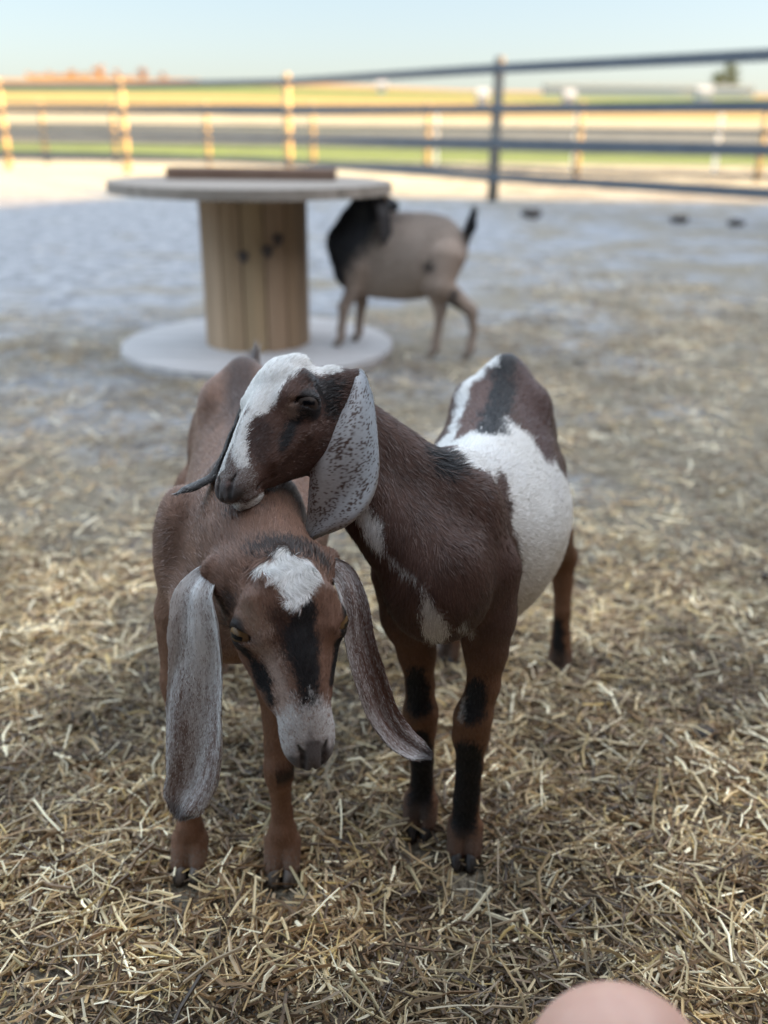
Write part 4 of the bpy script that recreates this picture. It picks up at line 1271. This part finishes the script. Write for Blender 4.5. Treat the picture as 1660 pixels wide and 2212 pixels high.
# ---- straw
FEET = [tuple(PZ(a_, b_)[:2]) for a_, b_ in ((410, 1886), (610, 1892), (905, 1800), (1003, 1860))]
def straw(name, n, area, lr, wr, hmax, seed, label, stems=False):
    g = np.random.default_rng(seed)
    x0, x1, y0, y1 = area
    # uneven piling: reject on a clump field
    x = g.uniform(x0, x1, n * 2); y = y0 + (y1 - y0) * g.random(n * 2) ** (1.0)
    vis = np.abs(x) < .50 * y + .30
    cl = fbm(np.stack([x, y, x * 0], -1), 5.0, 8, 3)
    keep = vis & (g.random(len(x)) < .25 + 1.5 * np.clip(cl - .25, 0, 1))
    keep &= g.random(len(x)) < np.clip(1.1 - (y - 1.4) / 3.2, .0, 1) + .75 * sm(fbm(np.stack([x, y, x * 0], -1), 1.4, 12, 3) + .05 * x, .50, .62) * sm(-y, -8, -4)
    if name == 'straw_bedding': keep &= g.random(len(x)) > sm(y, 1.25, 2.15)
    if name == 'scattered_hay': keep &= g.random(len(x)) < sm(y, 1.0, 2.0)
    for fx, fy in FEET:                       # trodden flat in front of the hooves
        keep &= np.hypot((x - fx) / .029, (y - fy + .032) / .032) > 1
    x = x[keep][:n]; y = y[keep][:n]; n = len(x)
    cl = fbm(np.stack([x, y, x * 0], -1), 5.0, 8, 3)
    L = lr[0] + (lr[1] - lr[0]) * g.random(n) ** 2.6; Wd = wr[0] + (wr[1] - wr[0]) * g.random(n) ** 1.7
    a = g.uniform(0, 2 * math.pi, n) + .8 * fbm(np.stack([x, y, x * 0], -1), 6, 3, 2)
    pitch = g.normal(0, .13, n) + .25 * (g.random(n) < .08) * g.normal(0, 1, n)
    z = bed_h(x, y) + .001 + hmax * g.random(n) ** 1.4 * (.35 + 1.2 * np.clip(cl - .2, 0, 1)) + np.abs(np.sin(pitch)) * L * .42
    d = np.stack([np.cos(a) * np.cos(pitch), np.sin(a) * np.cos(pitch), np.sin(pitch)], 1)
    s = np.stack([-np.sin(a), np.cos(a), g.normal(0, .5, n)], 1); s /= np.linalg.norm(s, axis=1, keepdims=True)
    up = np.cross(d, s)
    c = np.stack([x, y, z], 1); bend = g.normal(0, .10, n)[:, None] * L[:, None]
    bend2 = g.normal(0, .10, n)[:, None] * L[:, None]
    p0 = c - d * L[:, None] / 2; p1 = c + s * bend + up * np.abs(bend) * .3; p2 = c + d * L[:, None] / 2 + s * bend2 * .4
    w = Wd[:, None] / 2; th = (Wd * (.28 + .3 * g.random(n)))[:, None]
    V = np.stack([p0 - s * w, p0 + s * w, p0 + up * th, p1 - s * w, p1 + s * w, p1 + up * th, p2 - s * w * .8, p2 + s * w * .8, p2 + up * th * .8], 1).reshape(-1, 3)
    o = np.arange(n)[:, None] * 9
    q = [(0, 3, 5, 2), (2, 5, 4, 1), (3, 6, 8, 5), (5, 8, 7, 4)]
    F = np.concatenate([o + np.array([t]) for t in q])
    pal = np.array([(.38, .28, .155), (.50, .42, .28), (.74, .69, .55), (.20, .13, .07), (.075, .048, .028), (.33, .26, .18), (.44, .34, .16), (.34, .29, .18), (.17, .11, .065)])
    pr = np.array([.15, .14, .09, .16, .19, .10, .03, .03, .11]) if not stems else np.array([.2, .3, .3, .03, 0, .05, .08, .04, 0])
    k = g.choice(len(pal), n, p=pr / pr.sum())
    col = pal[k] * (.6 + .75 * g.random((n, 1))) * (.62 + .8 * sm(fbm(np.stack([x, y, x * 0], -1), 4.0, 21, 3), .30, .66)[:, None]) * np.array([1.08, 1.04, .92]) * (1.18 if not stems else 1.0) * (1 - sm(y, 1.2, 3.2)[:, None] * np.array([.16, .16, .11]))
    deep = 1 - .35 * (1 - np.clip((z - bed_h(x, y)) / hmax, 0, 1))[:, None] * 0
    C = np.repeat(col * deep, 9, axis=0)
    ob = link_mesh(name, V, F, vcol_mat('straw_' + name, .42, .45), None, False, C)
    return tag(ob, label, 'straw', kind='stuff')

def build_straw():
    straw('straw_bedding', 165000, (-1.45, 1.45, .25, 2.15), (.008, .080), (.0013, .0050), .028, 1, 'loose chopped straw strewn thickly over the foreground under the goat kids')
    straw('loose_stems', 3400, (-1.3, 1.3, .25, 2.2), (.018, .08), (.0020, .0042), .034, 7, 'longer pale straw stems lying loose on top of the chopped bedding', True)
    straw('scattered_hay', 125000, (-4.0, 4.0, 1.0, 7.5), (.012, .10), (.0014, .0050), .016, 2, 'thinner trampled hay spread over the gravel behind the goat kids')

def build_barn():
    """closed timber barn to the right and behind the viewer; it throws the shade over the yard"""
    L = 5.4 / math.tan(SUN_EL)
    C = np.array([-2.95, 14.1]); c0 = C + SUN_H / np.linalg.norm(SUN_H) * L
    d1 = norm(np.array([-.47, -.88])); d2 = np.array([-d1[1], d1[0]]); d2 = -d2 if d2[0] < 0 else d2
    root = empty('barn', (c0[0], c0[1], 0), 'tall timber barn with a metal roof behind the viewer, shading the yard', 'barn')
    mt, t, b = new_mat('barn_boards')
    tc = N(t, 'ShaderNodeTexCoord'); nz = N(t, 'ShaderNodeTexNoise', i_Scale=3.0, i_Detail=5.0); t.links.new(tc.outputs['Object'], nz.inputs['Vector'])
    t.links.new(ramp(t, [(.3, (.10, .055, .04)), (.7, (.20, .12, .08))], nz.outputs['Fac']), b.inputs['Base Color']); b.inputs['Roughness'].default_value = .8
    mr_, t2, b2 = new_mat('barn_roofing'); b2.inputs['Base Color'].default_value = (.22, .23, .25, 1); b2.inputs['Metallic'].default_value = .4; b2.inputs['Roughness'].default_value = .5
    mb = MB(); ax = [(d1[0], d1[1], 0), (d2[0], d2[1], 0), (0, 0, 1)]
    ctr = c0 + d1 * 13 + d2 * 6
    mb.box((ctr[0], ctr[1], 2.55), (25.4, 11.4, 5.1), ax)
    for k in range(60):
        q = c0 + d1 * (.4 + k * .42) + d2 * .27
        mb.box((q[0], q[1], 2.5), (.05, .06, 4.9), ax)
    mb.build('wall', mt, root)
    r = MB(); r.box((ctr[0], ctr[1], 5.25), (26.0, 12.0, .3), ax)
    for k in range(26):
        q = c0 + d1 * (.5 + k) + d2 * 6
        r.box((q[0], q[1], 5.45), (.06, 11.9, .10), ax)
    r.build('roof', mr_, root)
    # unseen lean-to added above and behind the viewer to darken what faces it
    lt = empty('shade_lean_to', (.2, -2.4, 0), 'unseen timber lean-to added above and behind the viewer to darken the foreground', 'shade_lean_to')
    w = MB(); w.box((.2, -2.10, 2.35), (8.4, 4.8, .10)); w.build('roof', mt, lt)
    w = MB(); w.box((.2, -4.40, 1.15), (8.2, .08, 2.28)); w.build('wall', mt, lt)
    for x in (-3.9, 4.3):
        for y in (-4.2, .15):
            p_ = MB(); p_.box((x, y, 1.15), (.14, .14, 2.30), None, .01); p_.build('post', mt, lt)
# =============================================== fences, reel, small things
def wood_mat(name, dark, light, scale=(3, 3, 40), rough=.75, knots=0, spec=.2):
    mt, t, b = new_mat(name)
    tc = N(t, 'ShaderNodeTexCoord'); mp = N(t, 'ShaderNodeMapping'); mp.inputs['Scale'].default_value = scale
    t.links.new(tc.outputs['Object'], mp.inputs['Vector'])
    nz = N(t, 'ShaderNodeTexNoise', i_Scale=1.0, i_Detail=6.0, i_Roughness=.6, i_Distortion=.6); t.links.new(mp.outputs[0], nz.inputs['Vector'])
    t.links.new(ramp(t, [(.3, dark), (.7, light)], nz.outputs['Fac']), b.inputs['Base Color'])
    b.inputs['Roughness'].default_value = rough; b.inputs['Specular IOR Level'].default_value = spec
    bp = N(t, 'ShaderNodeBump'); bp.inputs['Strength'].default_value = .3; bp.inputs['Distance'].default_value = .004
    t.links.new(nz.outputs['Fac'], bp.inputs['Height']); t.links.new(bp.outputs[0], b.inputs['Normal'])
    return mt

def ground_at(x, y):
    return float(ground_z(x, y)) if y > 27 else 0.0

def build_fence(name, pts, htop, rails, railh, post_r, mats, label, group=None, proud=.06, square=False, grey=-1):
    root = empty(name, (pts[0][0], pts[0][1], 0), label, 'fence')
    for i_, (x, y) in enumerate(pts):
        m_ = MB(); z0 = ground_at(x, y) - .05
        if square:
            m_.box((x, y, z0 + (htop + .05) / 2), (post_r * 2, post_r * 2, htop + .05), None, .008)
        else:
            n = 6; m_.tube([(x, y, z0), (x, y, z0 + htop * .5), (x, y, z0 + htop + .03), (x, y, z0 + htop + .05)], [post_r, post_r * .97, post_r * .93, post_r * .6], 18)
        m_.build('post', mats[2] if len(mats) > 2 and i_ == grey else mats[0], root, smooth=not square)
    for (a, b) in zip(pts[:-1], pts[1:]):
        a = np.array(a); b = np.array(b); d = norm(b - a); nrm_ = np.array([d[1], -d[0]])
        if nrm_[1] > 0: nrm_ = -nrm_
        for h in rails:
            m_ = MB()
            pa = a + nrm_ * (post_r + .012) + d * .004; pb = b + nrm_ * (post_r + .012) - d * .004
            m_.bar((pa[0], pa[1], ground_at(*a) + h), (pb[0], pb[1], ground_at(*b) + h), .024, railh, .004)
            m_.build('rail', mats[1], root)
    return root

def build_fences():
    post = wood_mat('treated_post', (.36, .26, .13), (.54, .43, .25), (6, 6, 30))
    rail = wood_mat('dark_rail', (.075, .088, .105), (.12, .135, .155), (4, 4, 20), .6)
    # near paddock fence : its posts stand where the picture shows them
    M = PZ(1064, 434)[:2]
    q = [PY(8, 276, 21.0)[:2], PY(268, 276, 20.0)[:2], PY(622, 276, 17.6)[:2], M, PY(1742, 276, 9.9)[:2]]
    q.insert(0, q[0] + (q[0] - q[1])); q.append(q[-1] + (q[-1] - q[-2]))
    build_fence('paddock_fence', q, 1.76, (.31, .73, 1.14, 1.61), .115, .074, (post, rail, wood_mat('shade_toned_post', (.13, .125, .11), (.24, .22, .19), (6, 6, 30))), 'near paddock fence with four dark rails on round wooden posts behind the cable reel', grey=4)  # grey post: its shade is painted into the wood colour
    # second fence beyond, standing further off
    top = 1.45
    far = []
    for px, yb in ((-150, 350), (90, 351), (240, 353), (440, 356), (665, 360), (928, 368), (1250, 382), (1640, 392), (2050, 400)):
        far.append(PZ(px + (12 if px < 800 else -6), yb)[:2])
    build_fence('paddock_fence', far, top, (.10, .50, .90, 1.34), .09, .068, (post, rail), 'second fence with sunlit wooden posts across the pale far ground, beyond the near paddock fence')
    # white posts with wire further off
    wm, t, b = new_mat('white_post'); b.inputs['Base Color'].default_value = (.75, .74, .68, 1); b.inputs['Roughness'].default_value = .5
    wire, t, b = new_mat('fence_wire'); b.inputs['Base Color'].default_value = (.30, .30, .28, 1); b.inputs['Roughness'].default_value = .5; b.inputs['Metallic'].default_value = .3
    root = empty('wire_fence', (5, 24.5, 0), 'thin upright wire fence with white posts in front of the green field at right', 'fence')
    for x in (1.2, 4.6, 8.0, 11.4, 14.8):
        m_ = MB(); m_.box((x, 24.5 - .08 * x, .62), (.09, .09, 1.3), None, .01); m_.build('post', wm, root)
    m_ = MB()
    for k in range(150):
        x = -4.0 + k * .13
        m_.box((x, 24.5 - .08 * x, .62), (.012, .012, 1.1))
    for z in (.1, .62, 1.15):
        m_.bar((-4.0, 24.82, z), (15.6, 23.25, z), .014, .014)
    m_.build('mesh', wire, root)

def build_reel():
    c = PZ(560, 754); cx, cy = c[0], c[1]
    root = empty('cable_reel', (cx, cy, 0), 'big upright wooden cable reel used as a table, planked drum between two round discs', 'cable reel')
    disc = wood_mat('reel_disc_wood', (.17, .145, .12), (.30, .265, .23), (2, 26, 6), .8)
    discb = wood_mat('reel_base_wood', (.31, .30, .30), (.48, .465, .46), (2, 26, 6), .8)
    mt, t, b = new_mat('reel_drum_wood')
    a = N(t, 'ShaderNodeAttribute', attribute_name='Col')
    tc = N(t, 'ShaderNodeTexCoord'); mp = N(t, 'ShaderNodeMapping'); mp.inputs['Scale'].default_value = (22, 22, 1.6)
    t.links.new(tc.outputs['Object'], mp.inputs['Vector'])
    nz = N(t, 'ShaderNodeTexNoise', i_Scale=1.0, i_Detail=5.0, i_Distortion=.8); t.links.new(mp.outputs[0], nz.inputs['Vector'])
    mr = N(t, 'ShaderNodeMapRange'); mr.inputs['To Min'].default_value = .62; mr.inputs['To Max'].default_value = 1.3; t.links.new(nz.outputs['Fac'], mr.inputs['Value'])
    vm = N(t, 'ShaderNodeVectorMath', operation='SCALE'); t.links.new(a.outputs['Color'], vm.inputs[0]); t.links.new(mr.outputs[0], vm.inputs['Scale'])
    t.links.new(vm.outputs[0], b.inputs['Base Color']); b.inputs['Roughness'].default_value = .7; b.inputs['Specular IOR Level'].default_value = .2
    def planked_disc(name, z, R, th, mat):
        m_ = MB(); n = 8; w = 2 * R / n
        for k in range(n):
            y0 = -R + k * w + .0025; y1 = -R + (k + 1) * w - .0025
            ys = np.linspace(y0, y1, 7)
            top = [(math.sqrt(max(R * R - y * y, 0)), y) for y in ys]
            poly = [(-x, y) for x, y in top] + [(x, y) for x, y in top[::-1]]
            v = [(cx + x, cy + y, z) for x, y in poly] + [(cx + x * .996, cy + y, z + th) for x, y in poly]
            N_ = len(poly); f = [list(range(N_)), list(range(2 * N_ - 1, N_ - 1, -1))] + [[i, N_ + i, N_ + (i + 1) % N_, (i + 1) % N_] for i in range(N_)]
            m_.add(v, f)
        # battens under it so the planks read as one board
        return m_.build(name, mat, root)
    RB, RT = .585, .575
    planked_disc('disc', 0.0, RB, .035, discb)
    planked_disc('disc', .655, RT, .040, disc)
    # drum of staves
    g = np.random.default_rng(4); n = 15; R = .222
    vs, fs, cs = [], [], []
    for k in range(n):
        a0 = 2 * math.pi * k / n + .016; a1 = 2 * math.pi * (k + 1) / n - .016
        base = np.array((.34, .25, .165)) * (.72 + .5 * g.random()) * np.array((1, 1 - .08 * g.random(), 1 - .12 * g.random()))
        b_ = len(vs)
        for z in (.035, .655):
            for r_, aa in ((R - .022, a0), (R, a0), (R + .003, (a0 + a1) / 2), (R, a1), (R - .022, a1)):
                vs.append((cx + r_ * math.cos(aa), cy + r_ * math.sin(aa), z)); cs.append(base)
        for i in range(5):
            j = (i + 1) % 5; fs.append([b_ + i, b_ + j, b_ + 5 + j, b_ + 5 + i])
    link_mesh('drum', np.array(vs), fs, mt, root, False, np.array(cs))
    # knots
    km, t, b = new_mat('knot_wood'); b.inputs['Base Color'].default_value = (.07, .055, .05, 1); b.inputs['Roughness'].default_value = .8
    for px, py, s_ in ((526, 555, .022), (578, 543, .024), (600, 518, .024)):
        d = ray(px, py); p0 = CAM; # meet the drum
        A_ = d[0] ** 2 + d[1] ** 2; B_ = 2 * ((p0[0] - cx) * d[0] + (p0[1] - cy) * d[1]); C_ = (p0[0] - cx) ** 2 + (p0[1] - cy) ** 2 - (R + .003) ** 2
        tt = (-B_ - math.sqrt(B_ * B_ - 4 * A_ * C_)) / (2 * A_); h = p0 + tt * d
        nr = norm(np.array([h[0] - cx, h[1] - cy, 0])); sd = np.cross((0, 0, 1), nr)
        m_ = MB(); v = [h + nr * .004]
        v += [h + nr * .0025 + sd * s_ * math.cos(q) * (1 + .2 * math.sin(3 * q)) + np.array([0, 0, 1]) * s_ * 1.15 * math.sin(q) for q in np.linspace(0, 2 * math.pi, 15)[:-1]]
        m_.add(v, [[0, i + 1, (i + 1) % 14 + 1] for i in range(14)]); m_.build('knot', km, root)
    # short board lying on top
    bm_ = wood_mat('board_wood', (.12, .075, .055), (.20, .135, .10), (4, 30, 8), .8)
    p = PY(552, 372, cy - .02)
    mb = MB(); mb.box((cx - .012, cy + .12, .695 + .022), (.70, .14, .044), None, .004)
    o = mb.build('wooden_board', bm_); tag(o, 'brown wooden board lying flat across the top of the cable reel', 'board')

def lump(name, c, r, mat, label, cat, group, seed):
    g = np.random.default_rng(seed); pr = []
    for k in range(9):
        q = np.array(c) + np.array([g.normal(0, r * .45), g.normal(0, r * .35), r * (.15 + .45 * g.random())])
        pr.append(Cone(q, q + g.normal(0, r * .12, 3), r * (.25 + .25 * g.random()), r * .22, k=r * .2))
    v, f = polygonise(pr, r * .09)
    n_ = vert_normals(v, f); v = v + n_ * ((fbm(v, 3 / r, seed, 3) - .5) * r * .25)[:, None]
    o = link_mesh(name, v, f, mat); tag(o, label, cat, group); return o

def build_small():
    mt, t, b = new_mat('dung'); tc = N(t, 'ShaderNodeTexCoord'); nz = N(t, 'ShaderNodeTexNoise', i_Scale=60.0, i_Detail=4.0); t.links.new(tc.outputs['Object'], nz.inputs['Vector'])
    t.links.new(ramp(t, [(.3, (.018, .014, .012)), (.7, (.060, .045, .036))], nz.outputs['Fac']), b.inputs['Base Color']); b.inputs['Roughness'].default_value = .8
    G_ = 'clods of dung lying about the yard'
    for i, (x, y, r, lb) in enumerate(((1157, 462, .115, 'dark dung clod on the pale gravel just right of the grey fence post'), (1460, 472, .09, 'dark low dung clod on the gravel, middle one of the three far clods'),
                                    (1585, 480, .075, 'small dark dung clod on the gravel, rightmost of the three far clods'), (1655, 1245, .022, 'dark clod at the right edge of the picture, level with the forelegs'),
                                    (1525, 1598, .030, 'flattened dark clod half sunk in the straw at lower right'), (1600, 1880, .022, 'small brown clod in the straw near the right edge, nearest of all clods'))):
        c = PZ(x, y + (8 if y < 600 else 6)); lump('dung_clod', c, r, mt, lb, 'dung', G_, 50 + i)
    # pale wood chips and stones in the straw
    sm_, t, b = new_mat('pale_stone'); b.inputs['Base Color'].default_value = (.42, .43, .44, 1); b.inputs['Roughness'].default_value = .7

def norm3(a): return a / np.linalg.norm(a, axis=1, keepdims=True)

def build_far():
    """trees, sheds on the skyline"""
    lf = vcol_mat('autumn_leaves', .9, .1)
    tm = wood_mat('bark', (.08, .05, .03), (.14, .10, .07), (8, 8, 3))
    g = np.random.default_rng(9)
    def tree(x, y, h, col, label, group='autumn trees along the hill crest'):
        z0 = float(ground_z(x, y))
        root = empty('tree', (x, y, z0), label, 'tree', group)
        m_ = MB(); m_.tube([(x, y, z0 - .2), (x + .1, y, z0 + h * .3), (x, y, z0 + h * .6)], [h * .04, h * .03, h * .012], 8)
        for k in range(4):
            a = k * 1.7 + x; m_.tube([(x, y, z0 + h * (.22 + .07 * k)), (x + math.cos(a) * h * .25, y + math.sin(a) * h * .25, z0 + h * (.45 + .08 * k))], [h * .015, h * .005], 6)
        m_.build('trunk', tm, root, True)
        n = 1500; cc = np.array([(x + g.normal(0, h * .20), y + g.normal(0, h * .2), z0 + h * (.55 + .22 * g.normal())) for _ in range(14)])
        k = g.integers(0, 14, n); p = cc[k] + g.normal(0, h * .085, (n, 3)); p[:, 2] = np.clip(p[:, 2], z0 + h * .12, z0 + h * 1.05)
        u = g.normal(0, 1, (n, 3)); u /= np.linalg.norm(u, axis=1, keepdims=True); w = np.cross(u, g.normal(0, 1, (n, 3))); w /= np.linalg.norm(w, axis=1, keepdims=True)
        s_ = h * .035
        V = np.stack([p - u * s_, p + w * s_ * .6, p + u * s_, p - w * s_ * .6], 1).reshape(-1, 3)
        F = (np.arange(n)[:, None] * 4 + np.array([[0, 1, 2, 3]]))
        C = np.repeat(np.array(col) * (.6 + .8 * g.random((n, 1))), 4, 0)
        link_mesh('crown', V, F, lf, root, False, C)
    def at(px, py, Y): p = PY(px, py, Y); return p
    specs = [(110, 200, 1.5, (.36, .19, .07), 'low rust coloured tree at the left end of the hill crest'), (158, 200, 1.9, (.38, .22, .08), 'broad amber tree second from the left on the hill crest'),
             (215, 198, 2.6, (.40, .21, .06), 'tallest orange tree on the crest, left of the sunlit fence post'), (256, 198, 1.8, (.34, .18, .08), 'orange tree on the crest right behind the sunlit fence post'),
             (312, 196, 2.3, (.32, .16, .08), 'narrow reddish tree on the crest right of the sunlit fence post'), (352, 194, 1.5, (.30, .15, .08), 'rust tree standing alone on the crest where it slopes down'),
             (186, 200, 1.5, (.30, .24, .08), 'small yellow bush between the amber and the orange tree')]
    for px, Y, h, col, lb in specs:
        x = at(px, 180, Y)[0]; tree(x, Y, h, col, lb)
    x = at(1562, 180, 150)[0]; tree(x, 150, 4.6, (.10, .12, .05), 'dark green tree seen over the fence rails at far right', 'trees beyond the fields')
    # low autumn scrub along the crest
    n = 9000; px = g.uniform(60, 430, n); k = fbm(np.stack([px, px * 0, px * 0], 1), .035, 5, 3)
    Yd = g.uniform(188, 206, n); xx = np.array([PY(a_, 180, b_)[0] for a_, b_ in zip(px, Yd)])
    hgt = np.clip((k - .25) * 3.0, .3, 1.3) * np.clip((430 - px) / 200, .15, 1)
    p = np.stack([xx, Yd, ground_z(xx, Yd) + hgt * g.random(n)], 1)
    u = norm3(g.normal(0, 1, (n, 3))); w = norm3(np.cross(u, g.normal(0, 1, (n, 3)))); s_ = .16
    V = np.stack([p - u * s_, p + w * s_ * .6, p + u * s_, p - w * s_ * .6], 1).reshape(-1, 3)
    C = np.repeat(np.array((.34, .20, .09)) * (.6 + .8 * g.random((n, 1))), 4, 0)
    o = link_mesh('scrub', V, np.arange(n)[:, None] * 4 + np.array([[0, 1, 2, 3]]), lf, None, False, C)
    tag(o, 'low rust and amber scrub running along the hill crest at upper left', 'scrub', kind='stuff')
    # pale farm sheds at right
    wh, t, b = new_mat('shed_wall'); b.inputs['Base Color'].default_value = (.36, .37, .37, 1); b.inputs['Roughness'].default_value = .8
    gr, t, b = new_mat('shed_roof'); b.inputs['Base Color'].default_value = (.16, .18, .17, 1); b.inputs['Roughness'].default_value = .8
    for i, (px, w, Y, lb) in enumerate(((825, 1.0, 128, 'small white shed low on the slope between the second fence post and the grey post'), (1043, .7, 84, 'small white shed just left of the grey fence post'), (1230, .7, 86, 'small white shed beside the sunlit post, right of the grey post'),
                                    (1330, 20, 140, 'long low grey roofed farm building right of the sunlit post'), (1520, 1.6, 125, 'white gabled shed at far right below the dark tree'), (1455, 22, 142, 'long low farm building behind the white gabled shed'))):
        p = PY(px, 200, Y); x = p[0]; z0 = float(ground_z(x, Y)); h = .9 if w < 3 else 1.0
        root = empty('shed', (x, Y, z0), lb, 'shed', 'pale farm sheds on the slope')
        m_ = MB(); m_.box((x, Y, z0 + h / 2 - .2), (w, 2.4, h + .4)); m_.build('wall', wh, root)
        r_ = MB(); a, bb = w / 2 + .15, 1.35
        r_.add([(x - a, Y - bb, z0 + h + .01), (x + a, Y - bb, z0 + h + .01), (x + a, Y + bb, z0 + h + .01), (x - a, Y + bb, z0 + h + .01), (x - a, Y, z0 + h + .6), (x + a, Y, z0 + h + .6)],
               [[0, 1, 5, 4], [2, 3, 4, 5], [0, 4, 3], [1, 2, 5], [0, 3, 2, 1]])
        r_.build('roof', gr if w > 10 else wh, root)

def build_person():
    """bare bent knee of the crouching photographer"""
    root_l = 'bent bare knee of the person crouching at the lower right, shown from above'
    K_ = P(1333, 2200, .60)
    skin, t, b = new_mat('skin')
    b.inputs['Base Color'].default_value = (.62, .36, .27, 1); b.inputs['Roughness'].default_value = .5
    b.inputs['Subsurface Weight'].default_value = .25; b.inputs['Subsurface Scale'].default_value = .02
    b.inputs['Subsurface Radius'].default_value = (1, .35, .2)
    nz = N(t, 'ShaderNodeTexNoise', i_Scale=25.0, i_Detail=4.0)
    t.links.new(ramp(t, [(.3, (.50, .29, .22)), (.7, (.58, .36, .28))], nz.outputs['Fac']), b.inputs['Base Color'])
    hip = np.array([.30, -.12, .34]); ank = np.array([K_[0] - .01, .30, .09])
    k0 = K_ + np.array([0, -.03, -.045])
    pr = [Cone(hip, k0 + (hip - k0) * .15, .088, .066, k=.04, tag='leg'), Cone(k0 + (hip - k0) * .15, k0, .060, .055, k=.04, tag='leg'),
          Ell(k0 + (0, .018, .012), (.057, .050, .054), k=.03), Cone(k0 - (0, 0, .03), k0 + (ank - k0) * .4, .054, .056, k=.03), Cone(k0 + (ank - k0) * .4, ank, .056, .036, k=.03),
          Cone(ank, ank + (0, .10, -.045), .036, .030, k=.02), Ell(ank + (0, -.03, -.04), (.032, .04, .035), k=.02)]
    h2 = hip + (-.30, -.02, 0); k2 = np.array([-.16, .10, .13]); a2 = np.array([-.14, -.30, .06])
    pr += [Cone(h2, k2, .088, .058, k=.04), Cone(k2, a2, .056, .036, k=.03), Cone(a2, a2 + (0, -.12, -.02), .036, .028, k=.02),
           Ell((.13, -.20, .40), (.19, .14, .14), k=.08), Cone((.13, -.20, .45), (.10, -.18, .82), .15, .17, k=.08), Cone((.10, -.18, .86), (.09, -.14, .98), .06, .055, k=.03),
           Ell((.08, -.13, 1.08), (.075, .095, .11), k=.03),
           Cone((.28, -.18, .84), (.27, .0, .66), .050, .038, k=.03), Cone((.27, .0, .66), (.10, -.02, .80), .038, .028, k=.01),
           Cone((-.08, -.18, .84), (-.14, -.04, .64), .050, .038, k=.03), Cone((-.14, -.04, .64), (-.07, -.02, .80), .038, .028, k=.01)]
    v, f = polygonise(pr, .0065)
    o = link_mesh('person', v, f, skin); tag(o, root_l, 'person')

# =============================================== put it together
build_ground()
build_straw()
build_barn()
build_fences()
build_far()
build_reel()
build_small()
build_goat_a()
build_goat_b()
build_goat_c()
build_person()
